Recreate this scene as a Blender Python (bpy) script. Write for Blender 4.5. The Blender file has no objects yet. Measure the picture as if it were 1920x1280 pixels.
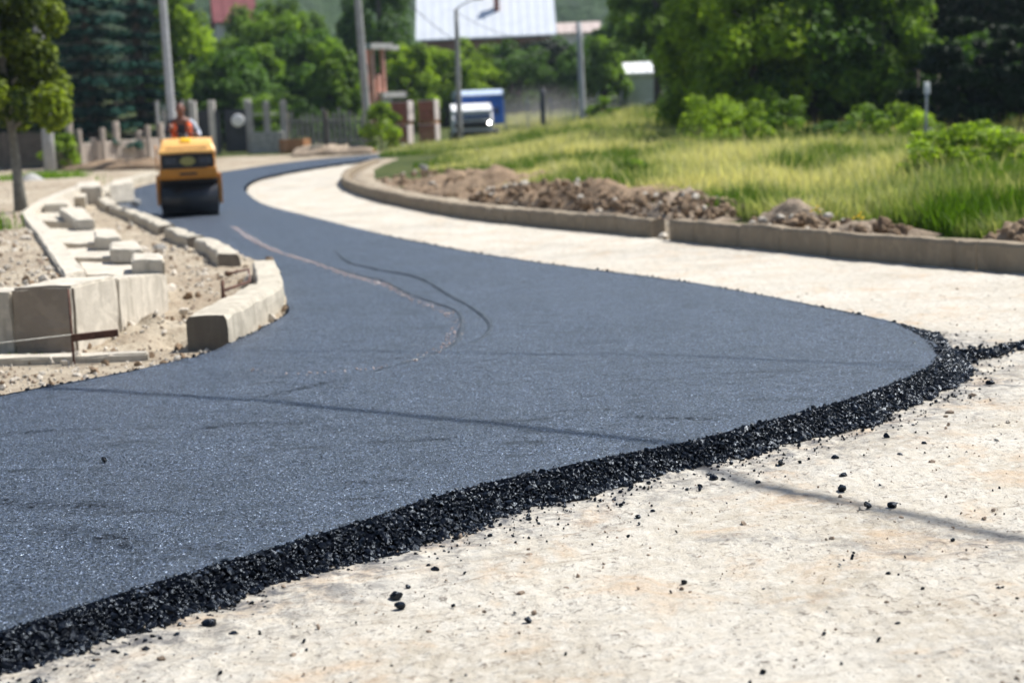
import bpy, math, random
import numpy as np
from mathutils import Vector, Matrix, Euler
random.seed(7)
RNG = np.random.default_rng(11)
sc = bpy.context.scene
COL = sc.collection
PI = math.pi

# ------------------------------------------------------------------ camera geometry
F = 3000.0                      # focal length in pixels of a 1920 wide frame
CAM_H = 1.5
PITCH = math.atan(399.0 / F)
ROLL = math.radians(2.5)
cp, sp = math.cos(PITCH), math.sin(PITCH)
FWD = np.array([0, cp, -sp]); R0 = np.array([1.0, 0, 0]); U0 = np.array([0, sp, cp])
UP = U0 * math.cos(ROLL) + R0 * math.sin(ROLL)
RT = R0 * math.cos(ROLL) - U0 * math.sin(ROLL)
CAM = np.array([0, 0, CAM_H])

def ray(px, py):
    d = FWD + RT * (px - 960) / F + UP * (640 - py) / F
    return d / d[1]

def smooth(a, b, x):
    t = np.clip((np.asarray(x, float) - a) / (b - a), 0, 1)
    return t * t * (3 - 2 * t)

TRUCK_D = 74.0
TRUCK_X = (ray(898, 240) * TRUCK_D)[0]

def zb(x, y):
    """height of the land before kerbs, banks and heaps"""
    x = np.asarray(x, float); y = np.asarray(y, float)
    t = np.maximum(0, y - 33)
    z = 0.03 * np.where(t < 4, t * t / 8, t - 2) * 1.03
    z = z + 0.03 * np.maximum(0, y - 110)
    g = np.exp(-((x - TRUCK_X) / 7) ** 2 - ((y - TRUCK_D - 2) / 8) ** 2)
    return z - 0.5 * g

def P(px, py, dz=0.0):
    """where the line of sight through a photo pixel meets the land raised by dz"""
    d = ray(px, py)
    lo, hi = 1.0, None
    prev = 1.0
    t = 1.0
    while t < 400:
        p = CAM + d * t
        if p[2] < float(zb(p[0], p[1])) + dz:
            lo, hi = prev, t
            break
        prev = t
        t *= 1.02
    if hi is None:
        p = CAM + d * 90
        return np.array([p[0], p[1], float(zb(p[0], p[1])) + dz])
    for _ in range(40):
        m = (lo + hi) / 2
        p = CAM + d * m
        if p[2] < float(zb(p[0], p[1])) + dz: hi = m
        else: lo = m
    return CAM + d * hi

def at(px, py, dist):
    return CAM + ray(px, py) * dist

def G(px, dist, dz=0.0):
    """land under photo column px at a distance"""
    py = 240.0
    for _ in range(6):
        p = at(px, py, dist)
        z = float(zb(p[0], p[1])) + dz
        py += (p[2] - z) / dist * F
    return np.array([p[0], p[1], z])

# ------------------------------------------------------------------ numpy noise
def _hash(ix, iy, iz, seed):
    h = (ix * 374761393 + iy * 668265263 + iz * 2147483647 + seed * 1274126177) & 0xFFFFFFFF
    h = ((h ^ (h >> 13)) * 1274126177) & 0xFFFFFFFF
    h = h ^ (h >> 16)
    return (h & 0xFFFF) / 65535.0

def vnoise(p, seed=0):
    p = np.asarray(p, float)
    i = np.floor(p).astype(np.int64); f = p - i
    f = f * f * (3 - 2 * f)
    r = 0
    for dx in (0, 1):
        for dy in (0, 1):
            for dz in (0, 1):
                w = (f[:, 0] if dx else 1 - f[:, 0]) * (f[:, 1] if dy else 1 - f[:, 1]) * (f[:, 2] if dz else 1 - f[:, 2])
                r = r + w * _hash(i[:, 0] + dx, i[:, 1] + dy, i[:, 2] + dz, seed)
    return r * 2 - 1

def fbm(p, scale=1.0, octaves=4, seed=0):
    p = np.asarray(p, float) * scale
    if p.shape[1] == 2: p = np.column_stack([p, np.zeros(len(p))])
    r = 0; a = 1.0; t = 0
    for o in range(octaves):
        r = r + a * vnoise(p + o * 17.3, seed + o); t += a
        a *= 0.5; p = p * 2.03
    return r / t

# ------------------------------------------------------------------ mesh helpers
def link(o, parent=None):
    COL.objects.link(o)
    if parent is not None: o.parent = parent
    return o

def np_mesh(name, V, Fc, mat, parent=None, flat=False, attr=None, attr_face=False):
    """V (n,3); Fc (m,k) one polygon size"""
    V = np.ascontiguousarray(V, dtype=np.float32); Fc = np.ascontiguousarray(Fc, dtype=np.int32)
    me = bpy.data.meshes.new(name)
    me.vertices.add(len(V)); me.vertices.foreach_set('co', V.ravel())
    m, k = Fc.shape
    me.loops.add(m * k); me.loops.foreach_set('vertex_index', Fc.ravel())
    me.polygons.add(m)
    me.polygons.foreach_set('loop_start', np.arange(0, m * k, k, dtype=np.int32))
    me.polygons.foreach_set('use_smooth', np.full(m, not flat))
    me.update(calc_edges=True)
    if attr is not None:
        a = me.attributes.new('tint', 'FLOAT', 'POINT')
        a.data.foreach_set('value', np.ascontiguousarray(attr, dtype=np.float32))
    me.materials.append(mat)
    o = bpy.data.objects.new(name, me)
    return link(o, parent)

class MB:
    def __init__(s): s.v = []; s.f = []; s.sm = []
    def add(s, vs, fs, smooth=False):
        b = len(s.v)
        s.v += [tuple(v) for v in vs]
        s.f += [tuple(i + b for i in f) for f in fs]
        s.sm += [smooth] * len(fs)
        return s
    def box(s, c, size, rz=0, bev=0.0, m=None):
        hx, hy, hz = [q / 2 for q in size]
        M = Matrix.Translation(c) @ Matrix.Rotation(rz, 4, 'Z')
        if m is not None: M = M @ m
        if bev <= 0:
            pts = [(x, y, z) for z in (-hz, hz) for x, y in ((-hx, -hy), (hx, -hy), (hx, hy), (-hx, hy))]
            fs = [(3, 2, 1, 0), (4, 5, 6, 7), (0, 1, 5, 4), (1, 2, 6, 5), (2, 3, 7, 6), (3, 0, 4, 7)]
            s.add([M @ Vector(p) for p in pts], fs); return s
        b = min(bev, hx * .9, hy * .9, hz * .9)
        pts = []; idx = {}
        for sx in (-1, 1):
            for sy in (-1, 1):
                for sz in (-1, 1):
                    for ax in range(3):
                        p = [sx * (hx - b), sy * (hy - b), sz * (hz - b)]
                        p[ax] = (sx * hx, sy * hy, sz * hz)[ax]
                        idx[(sx, sy, sz, ax)] = len(pts); pts.append(M @ Vector(p))
        I = lambda a, b_, c_, k: idx[(a, b_, c_, k)]
        fs = []
        for q in (-1, 1):
            fs.append([I(q, -1, -1, 0), I(q, 1, -1, 0), I(q, 1, 1, 0), I(q, -1, 1, 0)][::q])
            fs.append([I(-1, q, -1, 1), I(-1, q, 1, 1), I(1, q, 1, 1), I(1, q, -1, 1)][::q])
            fs.append([I(-1, -1, q, 2), I(1, -1, q, 2), I(1, 1, q, 2), I(-1, 1, q, 2)][::q])
        for a in (-1, 1):
            for c_ in (-1, 1):
                fs.append([I(a, c_, -1, 0), I(a, c_, 1, 0), I(a, c_, 1, 1), I(a, c_, -1, 1)])
                fs.append([I(a, -1, c_, 0), I(a, 1, c_, 0), I(a, 1, c_, 2), I(a, -1, c_, 2)])
                fs.append([I(-1, a, c_, 1), I(1, a, c_, 1), I(1, a, c_, 2), I(-1, a, c_, 2)])
                for e in (-1, 1):
                    fs.append([I(a, c_, e, 0), I(a, c_, e, 1), I(a, c_, e, 2)])
        s.add(pts, fs); return s
    def tube(s, pts, r, n=8, cap=True):
        pts = [Vector(p) for p in pts]; k = len(pts)
        rr = r if isinstance(r, (list, tuple)) else [r] * k
        ring = []; prev = None
        for i, p in enumerate(pts):
            t = (pts[min(i + 1, k - 1)] - pts[max(i - 1, 0)]).normalized()
            a = prev if prev is not None else (Vector((0, 0, 1)) if abs(t.z) < .9 else Vector((1, 0, 0)))
            u = (a - t * a.dot(t)).normalized(); prev = u
            w = t.cross(u)
            ring.append([p + (u * math.cos(2 * PI * j / n) + w * math.sin(2 * PI * j / n)) * rr[i] for j in range(n)])
        vs = [v for r_ in ring for v in r_]
        fs = [(i * n + j, i * n + (j + 1) % n, (i + 1) * n + (j + 1) % n, (i + 1) * n + j) for i in range(k - 1) for j in range(n)]
        s.add(vs, fs, True)
        if cap:
            s.add(ring[0][::-1], [tuple(range(n))]); s.add(ring[-1], [tuple(range(n))])
        return s
    def ball(s, c, r, nu=12, nv=8, m=None):
        rx, ry, rz = r if isinstance(r, (list, tuple)) else (r, r, r)
        vs = []
        for i in range(nv + 1):
            th = PI * i / nv
            for j in range(nu):
                ph = 2 * PI * j / nu
                v = Vector((rx * math.sin(th) * math.cos(ph), ry * math.sin(th) * math.sin(ph), rz * math.cos(th)))
                if m is not None: v = m @ v
                vs.append(Vector(c) + v)
        fs = [(i * nu + j, (i + 1) * nu + j, (i + 1) * nu + (j + 1) % nu, i * nu + (j + 1) % nu) for i in range(nv) for j in range(nu)]
        s.add(vs, fs, True); return s
    def prism(s, prof, x0, x1, M=None):
        """prof: (y,z) points, extruded along x"""
        n = len(prof)
        vs = [Vector((x0, y, z)) for y, z in prof] + [Vector((x1, y, z)) for y, z in prof]
        if M is not None: vs = [M @ v for v in vs]
        fs = [tuple(range(n))[::-1], tuple(range(n, 2 * n))] + [(i, (i + 1) % n, n + (i + 1) % n, n + i) for i in range(n)]
        s.add(vs, fs); return s
    def build(s, name, mat, parent=None, bevel=0):
        me = bpy.data.meshes.new(name)
        me.from_pydata(s.v, [], s.f)
        me.polygons.foreach_set('use_smooth', s.sm)
        me.materials.append(mat)
        me.validate(); me.update()
        o = bpy.data.objects.new(name, me)
        link(o, parent)
        import bmesh
        bm = bmesh.new(); bm.from_mesh(me)
        bmesh.ops.remove_doubles(bm, verts=bm.verts, dist=1e-5)
        bmesh.ops.recalc_face_normals(bm, faces=bm.faces)
        bm.to_mesh(me); bm.free()
        if bevel:
            b = o.modifiers.new('bevel', 'BEVEL'); b.width = bevel; b.segments = 2; b.limit_method = 'ANGLE'
        return o

def tag(o, label=None, cat=None, group=None, kind=None):
    if label: o['label'] = label
    if cat: o['category'] = cat
    if group: o['group'] = group
    if kind: o['kind'] = kind
    return o

def thing(name, label, cat, loc=(0, 0, 0), rz=0, group=None, kind=None):
    o = bpy.data.objects.new(name, None); link(o)
    o.location = loc; o.rotation_euler = (0, 0, rz)
    return tag(o, label, cat, group, kind)

def dup(root, loc, rz=0, scale=None, label=None, group=None):
    r = root.copy(); COL.objects.link(r)
    r.location = loc; r.rotation_euler = (0, 0, rz)
    if scale is not None: r.scale = scale
    if label: r['label'] = label
    if group: r['group'] = group
    for ch in list(root.children):
        c = ch.copy(); COL.objects.link(c); c.parent = r
        for g in list(ch.children):
            d = g.copy(); COL.objects.link(d); d.parent = c
    return r

# ------------------------------------------------------------------ materials
def nodes_of(name):
    m = bpy.data.materials.new(name); m.use_nodes = True
    nt = m.node_tree; b = nt.nodes['Principled BSDF']
    return m, nt, b

def N(nt, t, **kw):
    n = nt.nodes.new(t)
    for k, v in kw.items():
        if k.startswith('_'): setattr(n, k[1:], v)
        else: n.inputs[k.replace('_', ' ')].default_value = v
    return n

def rgba(c): return (c[0], c[1], c[2], 1)

def ramp(nt, fac, stops):
    r = nt.nodes.new('ShaderNodeValToRGB')
    e = r.color_ramp.elements
    while len(e) > 1: e.remove(e[-1])
    e[0].position = stops[0][0]; e[0].color = rgba(stops[0][1])
    for p, c in stops[1:]:
        q = e.new(p); q.color = rgba(c)
    nt.links.new(fac, r.inputs[0])
    return r.outputs[0]

def mix(nt, fac, a, b, mode='MIX'):
    m = nt.nodes.new('ShaderNodeMix'); m.data_type = 'RGBA'; m.blend_type = mode
    for s, v in ((m.inputs[0], fac), (m.inputs[6], a), (m.inputs[7], b)):
        if hasattr(v, 'links'): nt.links.new(v, s)
        elif isinstance(v, (int, float)): s.default_value = v
        else: s.default_value = rgba(v)
    return m.outputs[2]

def maprange(nt, v, a, b, c=0.0, d=1.0):
    n = nt.nodes.new('ShaderNodeMapRange')
    nt.links.new(v, n.inputs[0])
    for i, q in enumerate((a, b, c, d)): n.inputs[i + 1].default_value = q
    return n.outputs[0]

def coords(nt, world=True, stretch=(1, 1, 1), rz=0):
    if world:
        g = nt.nodes.new('ShaderNodeNewGeometry'); out = g.outputs['Position']
    else:
        g = nt.nodes.new('ShaderNodeTexCoord'); out = g.outputs['Object']
    mp = nt.nodes.new('ShaderNodeMapping'); mp.inputs['Scale'].default_value = stretch
    mp.inputs['Rotation'].default_value = (0, 0, rz)
    nt.links.new(out, mp.inputs[0])
    return mp.outputs[0]

def noise(nt, co, scale, detail=4, rough=.55, dist=0):
    n = nt.nodes.new('ShaderNodeTexNoise')
    n.inputs['Scale'].default_value = scale; n.inputs['Detail'].default_value = detail
    n.inputs['Roughness'].default_value = rough; n.inputs['Distortion'].default_value = dist
    nt.links.new(co, n.inputs['Vector'])
    return n.outputs['Fac']

def voro(nt, co, scale, feature='F1', out='Distance'):
    n = nt.nodes.new('ShaderNodeTexVoronoi'); n.feature = feature
    n.inputs['Scale'].default_value = scale
    nt.links.new(co, n.inputs['Vector'])
    return n.outputs[out]

def bump(nt, b, h, strength, dist, prev=None):
    n = nt.nodes.new('ShaderNodeBump')
    n.inputs['Strength'].default_value = strength; n.inputs['Distance'].default_value = dist
    nt.links.new(h, n.inputs['Height'])
    if prev is not None: nt.links.new(prev, n.inputs['Normal'])
    nt.links.new(n.outputs[0], b.inputs['Normal'])
    return n.outputs[0]

def simple(name, c, rough=.7, metal=0, var=.25, scale=6, bmp=.3, bdist=.01, spec=.5, world=False, coat=0):
    m, nt, b = nodes_of(name)
    co = coords(nt, world)
    n = noise(nt, co, scale, 5, .6)
    lo = tuple(q * (1 - var) for q in c); hi = tuple(min(1, q * (1 + var)) for q in c)
    col = ramp(nt, n, [(.3, lo), (.7, hi)])
    nt.links.new(col, b.inputs['Base Color'])
    b.inputs['Roughness'].default_value = rough; b.inputs['Metallic'].default_value = metal
    b.inputs['Specular IOR Level'].default_value = spec
    b.inputs['Coat Weight'].default_value = coat
    if bmp: bump(nt, b, noise(nt, co, scale * 5, 5, .65), bmp, bdist)
    return m

def leaf_mat(name, dark, light, trans=.45, rough=.6, sp=.22, tm=(1.3, 1.35, .55)):
    m, nt, b = nodes_of(name)
    a = nt.nodes.new('ShaderNodeAttribute'); a.attribute_name = 'tint'
    oi = nt.nodes.new('ShaderNodeObjectInfo')
    col = ramp(nt, a.outputs['Fac'], [(0, dark), (1, light)])
    nt.links.new(col, b.inputs['Base Color'])
    b.inputs['Roughness'].default_value = rough; b.inputs['Specular IOR Level'].default_value = sp
    t = nt.nodes.new('ShaderNodeBsdfTranslucent')
    tc = mix(nt, 1.0, col, tm, 'MULTIPLY')
    nt.links.new(tc, t.inputs['Color'])
    ms = nt.nodes.new('ShaderNodeMixShader'); ms.inputs[0].default_value = trans
    out = nt.nodes['Material Output']
    nt.links.new(b.outputs[0], ms.inputs[1]); nt.links.new(t.outputs[0], ms.inputs[2])
    nt.links.new(ms.outputs[0], out.inputs['Surface'])
    return m

def concrete(name, c=(.52, .48, .41), joints=None):
    m, nt, b = nodes_of(name)
    co = coords(nt, True)
    big = noise(nt, co, 2.2, 4, .6); fine = noise(nt, co, 55, 6, .7)
    st = noise(nt, coords(nt, True, (9, 9, .7)), 1.4, 4, .6)
    col = ramp(nt, big, [(.3, tuple(q * .82 for q in c)), (.7, tuple(q * 1.1 for q in c))])
    col = mix(nt, maprange(nt, st, .47, .7, 0, .6), col, (.27, .235, .18))
    col = mix(nt, maprange(nt, fine, .3, .7, 0, .35), col, tuple(q * .62 for q in c))
    pits = maprange(nt, voro(nt, co, 90), .0, .22, 1, 0)
    col = mix(nt, maprange(nt, noise(nt, co, 7, 3), .52, .6, 0, .5), col, tuple(q * 1.16 for q in c))
    nt.links.new(col, b.inputs['Base Color'])
    b.inputs['Roughness'].default_value = .9; b.inputs['Specular IOR Level'].default_value = .25
    n1 = bump(nt, b, noise(nt, co, 30, 8, .7), .6, .012)
    bump(nt, b, pits, .35, .006, n1)
    return m

def asphalt_mat(name, gain=1.0, wet=False):
    m, nt, b = nodes_of(name)
    co = coords(nt, True)
    v1 = nt.nodes.new('ShaderNodeTexVoronoi'); v1.inputs['Scale'].default_value = 210
    v1.inputs['Randomness'].default_value = 1; nt.links.new(co, v1.inputs['Vector'])
    v2 = nt.nodes.new('ShaderNodeTexVoronoi'); v2.inputs['Scale'].default_value = 115
    nt.links.new(co, v2.inputs['Vector'])
    sep = nt.nodes.new('ShaderNodeSeparateColor'); nt.links.new(v1.outputs['Color'], sep.inputs[0])
    sep2 = nt.nodes.new('ShaderNodeSeparateColor'); nt.links.new(v2.outputs['Color'], sep2.inputs[0])
    base = ramp(nt, sep.outputs[0], [(0, (.002, .003, .006)), (.4, (.007, .012, .024)), (.78, (.025, .038, .074)), (.95, (.10, .13, .21)), (1, (.5, .58, .72))])
    base2 = ramp(nt, sep2.outputs[1], [(0, (.03, .03, .035)), (.3, (.5, .5, .53)), (.7, (1.3, 1.3, 1.32)), (.93, (2.0, 1.98, 1.95)), (1, (3.4, 3.3, 3.2))])
    col = mix(nt, 1, base, base2, 'MULTIPLY')
    big = noise(nt, co, 1.1, 5, .62)
    patch = noise(nt, coords(nt, True, (1, 2.6, 1), .5), 3.2, 6, .72, .4)
    col = mix(nt, 1, col, ramp(nt, big, [(.3, (.6, .62, .68)), (.7, (1.3, 1.3, 1.28))]), 'MULTIPLY')
    col = mix(nt, maprange(nt, patch, .58, .7, 0, .75), col, (.014, .016, .021))
    if gain != 1: col = mix(nt, 1, col, (gain, gain, gain), 'MULTIPLY')
    nt.links.new(col, b.inputs['Base Color'])
    rr = nt.nodes.new('ShaderNodeMath'); rr.operation = 'ADD'
    nt.links.new(maprange(nt, sep.outputs[1], 0, 1, .14, .26), rr.inputs[0]); nt.links.new(maprange(nt, sep2.outputs[0], 0, 1, .08, .38), rr.inputs[1])
    nt.links.new(rr.outputs[0], b.inputs['Roughness'])
    ta = nt.nodes.new('ShaderNodeAttribute'); ta.attribute_name = 'tint'
    pitn = noise(nt, co, 105, 3, .6)
    open_ = maprange(nt, patch, .55, .7, 0, .75)
    torn = nt.nodes.new('ShaderNodeMath'); torn.operation = 'MULTIPLY'
    nt.links.new(ta.outputs['Fac'], torn.inputs[0]); nt.links.new(maprange(nt, noise(nt, co, 24, 5, .75), .42, .56, 0, 1), torn.inputs[1])
    mx = nt.nodes.new('ShaderNodeMath'); mx.operation = 'MAXIMUM'
    nt.links.new(torn.outputs[0], mx.inputs[0]); nt.links.new(maprange(nt, pitn, .53, .6, 0, .92), mx.inputs[1])
    mx2 = nt.nodes.new('ShaderNodeMath'); mx2.operation = 'MAXIMUM'
    nt.links.new(mx.outputs[0], mx2.inputs[0]); nt.links.new(open_, mx2.inputs[1])
    inv = nt.nodes.new('ShaderNodeMath'); inv.operation = 'SUBTRACT'; inv.inputs[0].default_value = 1; nt.links.new(mx2.outputs[0], inv.inputs[1])
    sl_ = nt.nodes.new('ShaderNodeMath'); sl_.operation = 'MULTIPLY'
    nt.links.new(inv.outputs[0], sl_.inputs[0]); nt.links.new(maprange(nt, sep2.outputs[1], .0, .6, .45, 1.0), sl_.inputs[1])
    nt.links.new(sl_.outputs[0], b.inputs['Specular IOR Level'])
    col = mix(nt, mx2.outputs[0], col, (.004, .005, .008))
    nt.links.new(col, b.inputs['Base Color'])
    b.inputs['Specular IOR Level'].default_value = 1.0
    b.inputs['Specular Tint'].default_value = (.72, .86, 1, 1)
    b.inputs['IOR'].default_value = 1.72
    if wet:
        b.inputs['Roughness'].default_value = .2
    hn = nt.nodes.new('ShaderNodeMath'); hn.operation = 'ADD'
    nt.links.new(v1.outputs['Distance'], hn.inputs[0]); nt.links.new(noise(nt, co, 70, 5, .7), hn.inputs[1])
    n1 = bump(nt, b, hn.outputs[0], .85, .008)
    n1 = bump(nt, b, v2.outputs['Distance'], .35, .008, n1)
    bump(nt, b, noise(nt, co, 5, 4, .6), .25, .03, n1)
    return m

def base_course_mat():
    m, nt, b = nodes_of('milled_base')
    co = coords(nt, True)
    scr = coords(nt, True, (1, .75, 1), math.radians(-32))
    n1 = noise(nt, co, 1.3, 6, .6); n2 = noise(nt, co, 14, 8, .72, .3)
    n3 = noise(nt, scr, 34, 8, .72, .8)
    col = ramp(nt, n1, [(.28, (.41, .36, .285)), (.5, (.52, .475, .4)), (.72, (.575, .54, .475))])
    col = mix(nt, maprange(nt, n2, .45, .62, 0, .6), col, (.62, .595, .54))
    cm = nt.nodes.new('ShaderNodeMath'); cm.operation = 'MULTIPLY'
    nt.links.new(maprange(nt, n3, .545, .62, 0, .9), cm.inputs[0]); nt.links.new(maprange(nt, noise(nt, co, 2.6, 6, .7, .5), .4, .56, .3, 1), cm.inputs[1])
    col = mix(nt, cm.outputs[0], col, (.17, .145, .12))
    # orange clay smears
    cl = noise(nt, co, 2.3, 6, .7, .6)
    col = mix(nt, maprange(nt, cl, .52, .68, 0, .5), col, (.5, .32, .17))
    # bitumen specks and grey dust patches
    sp1 = noise(nt, scr, 75, 4, .7); dust = noise(nt, co, .8, 6, .7)
    vsp = nt.nodes.new('ShaderNodeTexVoronoi'); vsp.inputs['Scale'].default_value = 34
    nt.links.new(co, vsp.inputs['Vector'])
    dots = nt.nodes.new('ShaderNodeMath'); dots.operation = 'SUBTRACT'
    sepc = nt.nodes.new('ShaderNodeSeparateColor'); nt.links.new(vsp.outputs['Color'], sepc.inputs[0])
    rad = maprange(nt, sepc.outputs[0], .75, 1, 0, .2)
    nt.links.new(rad, dots.inputs[0]); nt.links.new(vsp.outputs['Distance'], dots.inputs[1])
    col = mix(nt, maprange(nt, dots.outputs[0], -.02, .03, 0, .85), col, (.09, .08, .075))
    e = maprange(nt, dust, .42, .62, 0, 1)
    spk = maprange(nt, sp1, .57, .64, 0, .8)
    mm = nt.nodes.new('ShaderNodeMath'); mm.operation = 'MULTIPLY'
    nt.links.new(e, mm.inputs[0]); nt.links.new(spk, mm.inputs[1])
    col = mix(nt, mm.outputs[0], col, (.1, .1, .105))
    # tar dust carried out of the fresh layer: a real stain along its rim
    a = nt.nodes.new('ShaderNodeAttribute'); a.attribute_name = 'tint'
    sm = nt.nodes.new('ShaderNodeMath'); sm.operation = 'MULTIPLY'
    nt.links.new(a.outputs['Fac'], sm.inputs[0])
    nt.links.new(maprange(nt, noise(nt, co, 9, 8, .8, .6), .44, .6, 0, 1), sm.inputs[1])
    col = mix(nt, sm.outputs[0], col, (.085, .088, .1))
    rot = coords(nt, True, (1, 1, 1), math.radians(-25))
    m2 = nt.nodes.new('ShaderNodeMapping'); m2.inputs['Scale'].default_value = (.9, 30, 1); nt.links.new(rot, m2.inputs[0])
    scr2 = noise(nt, m2.outputs[0], 1.0, 4, .6, .25)
    lm = nt.nodes.new('ShaderNodeMath'); lm.operation = 'MULTIPLY'
    nt.links.new(maprange(nt, scr2, .56, .66, 0, .55), lm.inputs[0]); nt.links.new(maprange(nt, noise(nt, co, .7, 3, .6), .42, .58, 0, 1), lm.inputs[1])
    col = mix(nt, lm.outputs[0], col, (.3, .25, .19))
    nt.links.new(col, b.inputs['Base Color'])
    b.inputs['Roughness'].default_value = .88; b.inputs['Specular IOR Level'].default_value = .2
    k = bump(nt, b, n3, .75, .02)
    k = bump(nt, b, scr2, .4, .02, k)
    k = bump(nt, b, noise(nt, co, 120, 6, .75), .5, .004, k)
    bump(nt, b, noise(nt, coords(nt, True, (1, .12, 1), math.radians(-38)), 9, 3, .5), .35, .03, k)
    return m

def dirt_mat(name='dirt', a=(.33, .27, .19), b_=(.55, .49, .39), c=(.2, .155, .11)):
    m, nt, b = nodes_of(name)
    co = coords(nt, True)
    n1 = noise(nt, co, .9, 6, .65); n2 = noise(nt, co, 9, 8, .7)
    col = ramp(nt, n1, [(.3, a), (.62, b_)])
    col = mix(nt, maprange(nt, n2, .5, .66, 0, .75), col, c)
    col = mix(nt, maprange(nt, noise(nt, co, 42, 5, .7), .56, .66, 0, .6), col, tuple(min(1, q * 1.25) for q in b_))
    nt.links.new(col, b.inputs['Base Color'])
    b.inputs['Roughness'].default_value = .95; b.inputs['Specular IOR Level'].default_value = .15
    k = bump(nt, b, n2, .7, .06)
    bump(nt, b, noise(nt, co, 60, 6, .7), .6, .012, k)
    return m

M = {}
M['asphalt'] = asphalt_mat('fresh_asphalt', 1.0)
M['asphalt_mark'] = asphalt_mat('pressed_asphalt', .3)
M['asphalt_edge'] = simple('loose_asphalt', (.003, .004, .007), .9, 0, .6, 60, .4, .004, spec=0)
M['base'] = base_course_mat()
M['dirt'] = dirt_mat('dirt', (.27, .21, .15), (.46, .40, .31), (.17, .13, .09))
M['soil'] = dirt_mat('dug_soil', (.14, .092, .058), (.35, .255, .17), (.075, .05, .033))
M['soil_pale'] = dirt_mat('dry_soil', (.2, .15, .105), (.42, .34, .26), (.1, .075, .055))
M['field_soil'] = dirt_mat('field_soil', (.03, .05, .012), (.085, .10, .03), (.02, .028, .008))
M['concrete'] = concrete('pale_concrete', (.56, .51, .43))
M['kerb'] = concrete('kerb_concrete', (.28, .225, .16))
M['kerb_pale'] = concrete('kerb_pale', (.5, .455, .375))
M['kerb_dark'] = concrete('kerb_end', (.2, .17, .135))
M['headwall'] = concrete('stained_shaded_concrete', (.3, .25, .2))  # headwall front: brown stain and its shade held in one colour
M['pole'] = concrete('pole_concrete', (.36, .36, .36))
M['pole_pale'] = concrete('pole_pale', (.46, .47, .49))
M['bark'] = simple('bark', (.12, .10, .08), .95, var=.4, scale=9, bmp=.8, bdist=.03)
M['bark_pale'] = simple('bark_grey', (.2, .19, .165), .95, var=.4, scale=9, bmp=.8, bdist=.03)
M['rust'] = simple('rusty_steel', (.10, .045, .03), .85, 0, .5, 30, .5, .004)
M['string'] = simple('string', (.6, .58, .52), .9, bmp=0)
M['yellow'] = simple('roller_yellow_shaded', (.52, .2, .012), .42, 0, .08, 5, .05, .002, coat=.15)  # darkened copy: shade of the roller's front put into the colour
M['yellow_lit'] = simple('roller_yellow_lit', (.85, .47, .14), .38, 0, .08, 5, .05, .002, coat=.2)  # paler copy: sunlight on the hood put into the colour
M['black'] = simple('black_plastic', (.012, .012, .014), .5, 0, .3, 12, .1, .002)
M['drum'] = simple('wet_steel_drum', (.018, .02, .026), .34, .4, .4, 8, .25, .004)
M['rubber'] = simple('rubber', (.02, .02, .02), .8)
M['vest'] = simple('orange_vest', (.95, .13, .02), .7, 0, .12, 14, .3, .01)
M['skin'] = simple('tanned_skin', (.2, .085, .055), .55, 0, .1, 10, 0)
M['hair'] = simple('dark_hair', (.035, .015, .012), .7, 0, .3, 30, .3, .004)
M['sleeve'] = simple('grey_sleeve', (.42, .45, .52), .85, 0, .15, 14, .3, .01)
M['jeans'] = simple('dark_trousers', (.03, .04, .07), .85)
M['shirt'] = simple('dark_shirt', (.02, .025, .045), .85)
M['lamp_glass'] = simple('lamp_glass', (.05, .045, .045), .15, 0, .1, 20, 0)
M['badge'] = simple('badge', (.3, .28, .09), .6, 0, .15, 25, 0)
M['marks'] = simple('hood_lettering', (.42, .2, .05), .6)
M['truck_blue'] = simple('blue_tarpaulin', (.02, .11, .46), .5, 0, .15, 3, .2, .02)
M['truck_edge'] = simple('pale_blue_rail', (.42, .5, .64), .5)
M['white'] = simple('white_paint', (.8, .8, .8), .4, 0, .05, 5, 0)
M['glass'] = simple('dark_glass', (.006, .015, .03), .15, 0, .1, 3, 0, spec=.8)
M['brick'] = simple('red_brick', (.34, .12, .085), .9, 0, .35, 7, .5, .02)
M['wrap'] = simple('plastic_wrap', (.68, .6, .58), .35, 0, .12, 6, .5, .02)
M['brick_pink'] = simple('hollow_brick', (.82, .42, .32), .9, 0, .3, 9, .5, .02)
M['plaster'] = simple('pale_plaster', (.55, .52, .48), .9, 0, .15, 3, .3, .02)
M['fence_dark'] = simple('dark_fence', (.035, .04, .05), .7, 0, .3, 6, .3, .01)
M['fence_grey'] = simple('weathered_planks', (.22, .215, .21), .9, 0, .35, 8, .4, .01)
M['fence_green'] = simple('green_wire', (.03, .06, .035), .6)
M['fence_pale'] = simple('pale_concrete_fence', (.42, .36, .31), .9, 0, .2, 5, .5, .02)
M['stone'] = simple('rubble_stone', (.4, .39, .37), .9, 0, .35, 6, .9, .05)
M['crate'] = simple('raw_boards', (.36, .17, .075), .85, 0, .3, 6, .4, .01)
M['roof_white'] = simple('zinc_roof', (.62, .65, .7), .45, 0, .06, 1.2, .15, .03)
M['roof_red'] = simple('red_roof_tile', (.17, .045, .05), .85, 0, .25, 4, .5, .03)
M['roof_pink'] = simple('faded_roof_tile', (.45, .37, .34), .85, 0, .2, 4, .4, .03)
M['wall_brown'] = simple('brown_render', (.26, .13, .1), .9, 0, .15, 2, .3, .02)
M['wall_grey'] = simple('grey_render', (.46, .49, .45), .9, 0, .1, 2, .3, .02)
M['metal'] = simple('grey_metal', (.4, .41, .43), .5, .5, .1, 6, 0)
M['clump'] = simple('bitumen_clump', (.003, .0035, .006), .25, 0, .6, 60, .5, .003, spec=.34)
M['clump'].node_tree.nodes['Principled BSDF'].inputs['Specular Tint'].default_value = (.7, .83, 1, 1)
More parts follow.
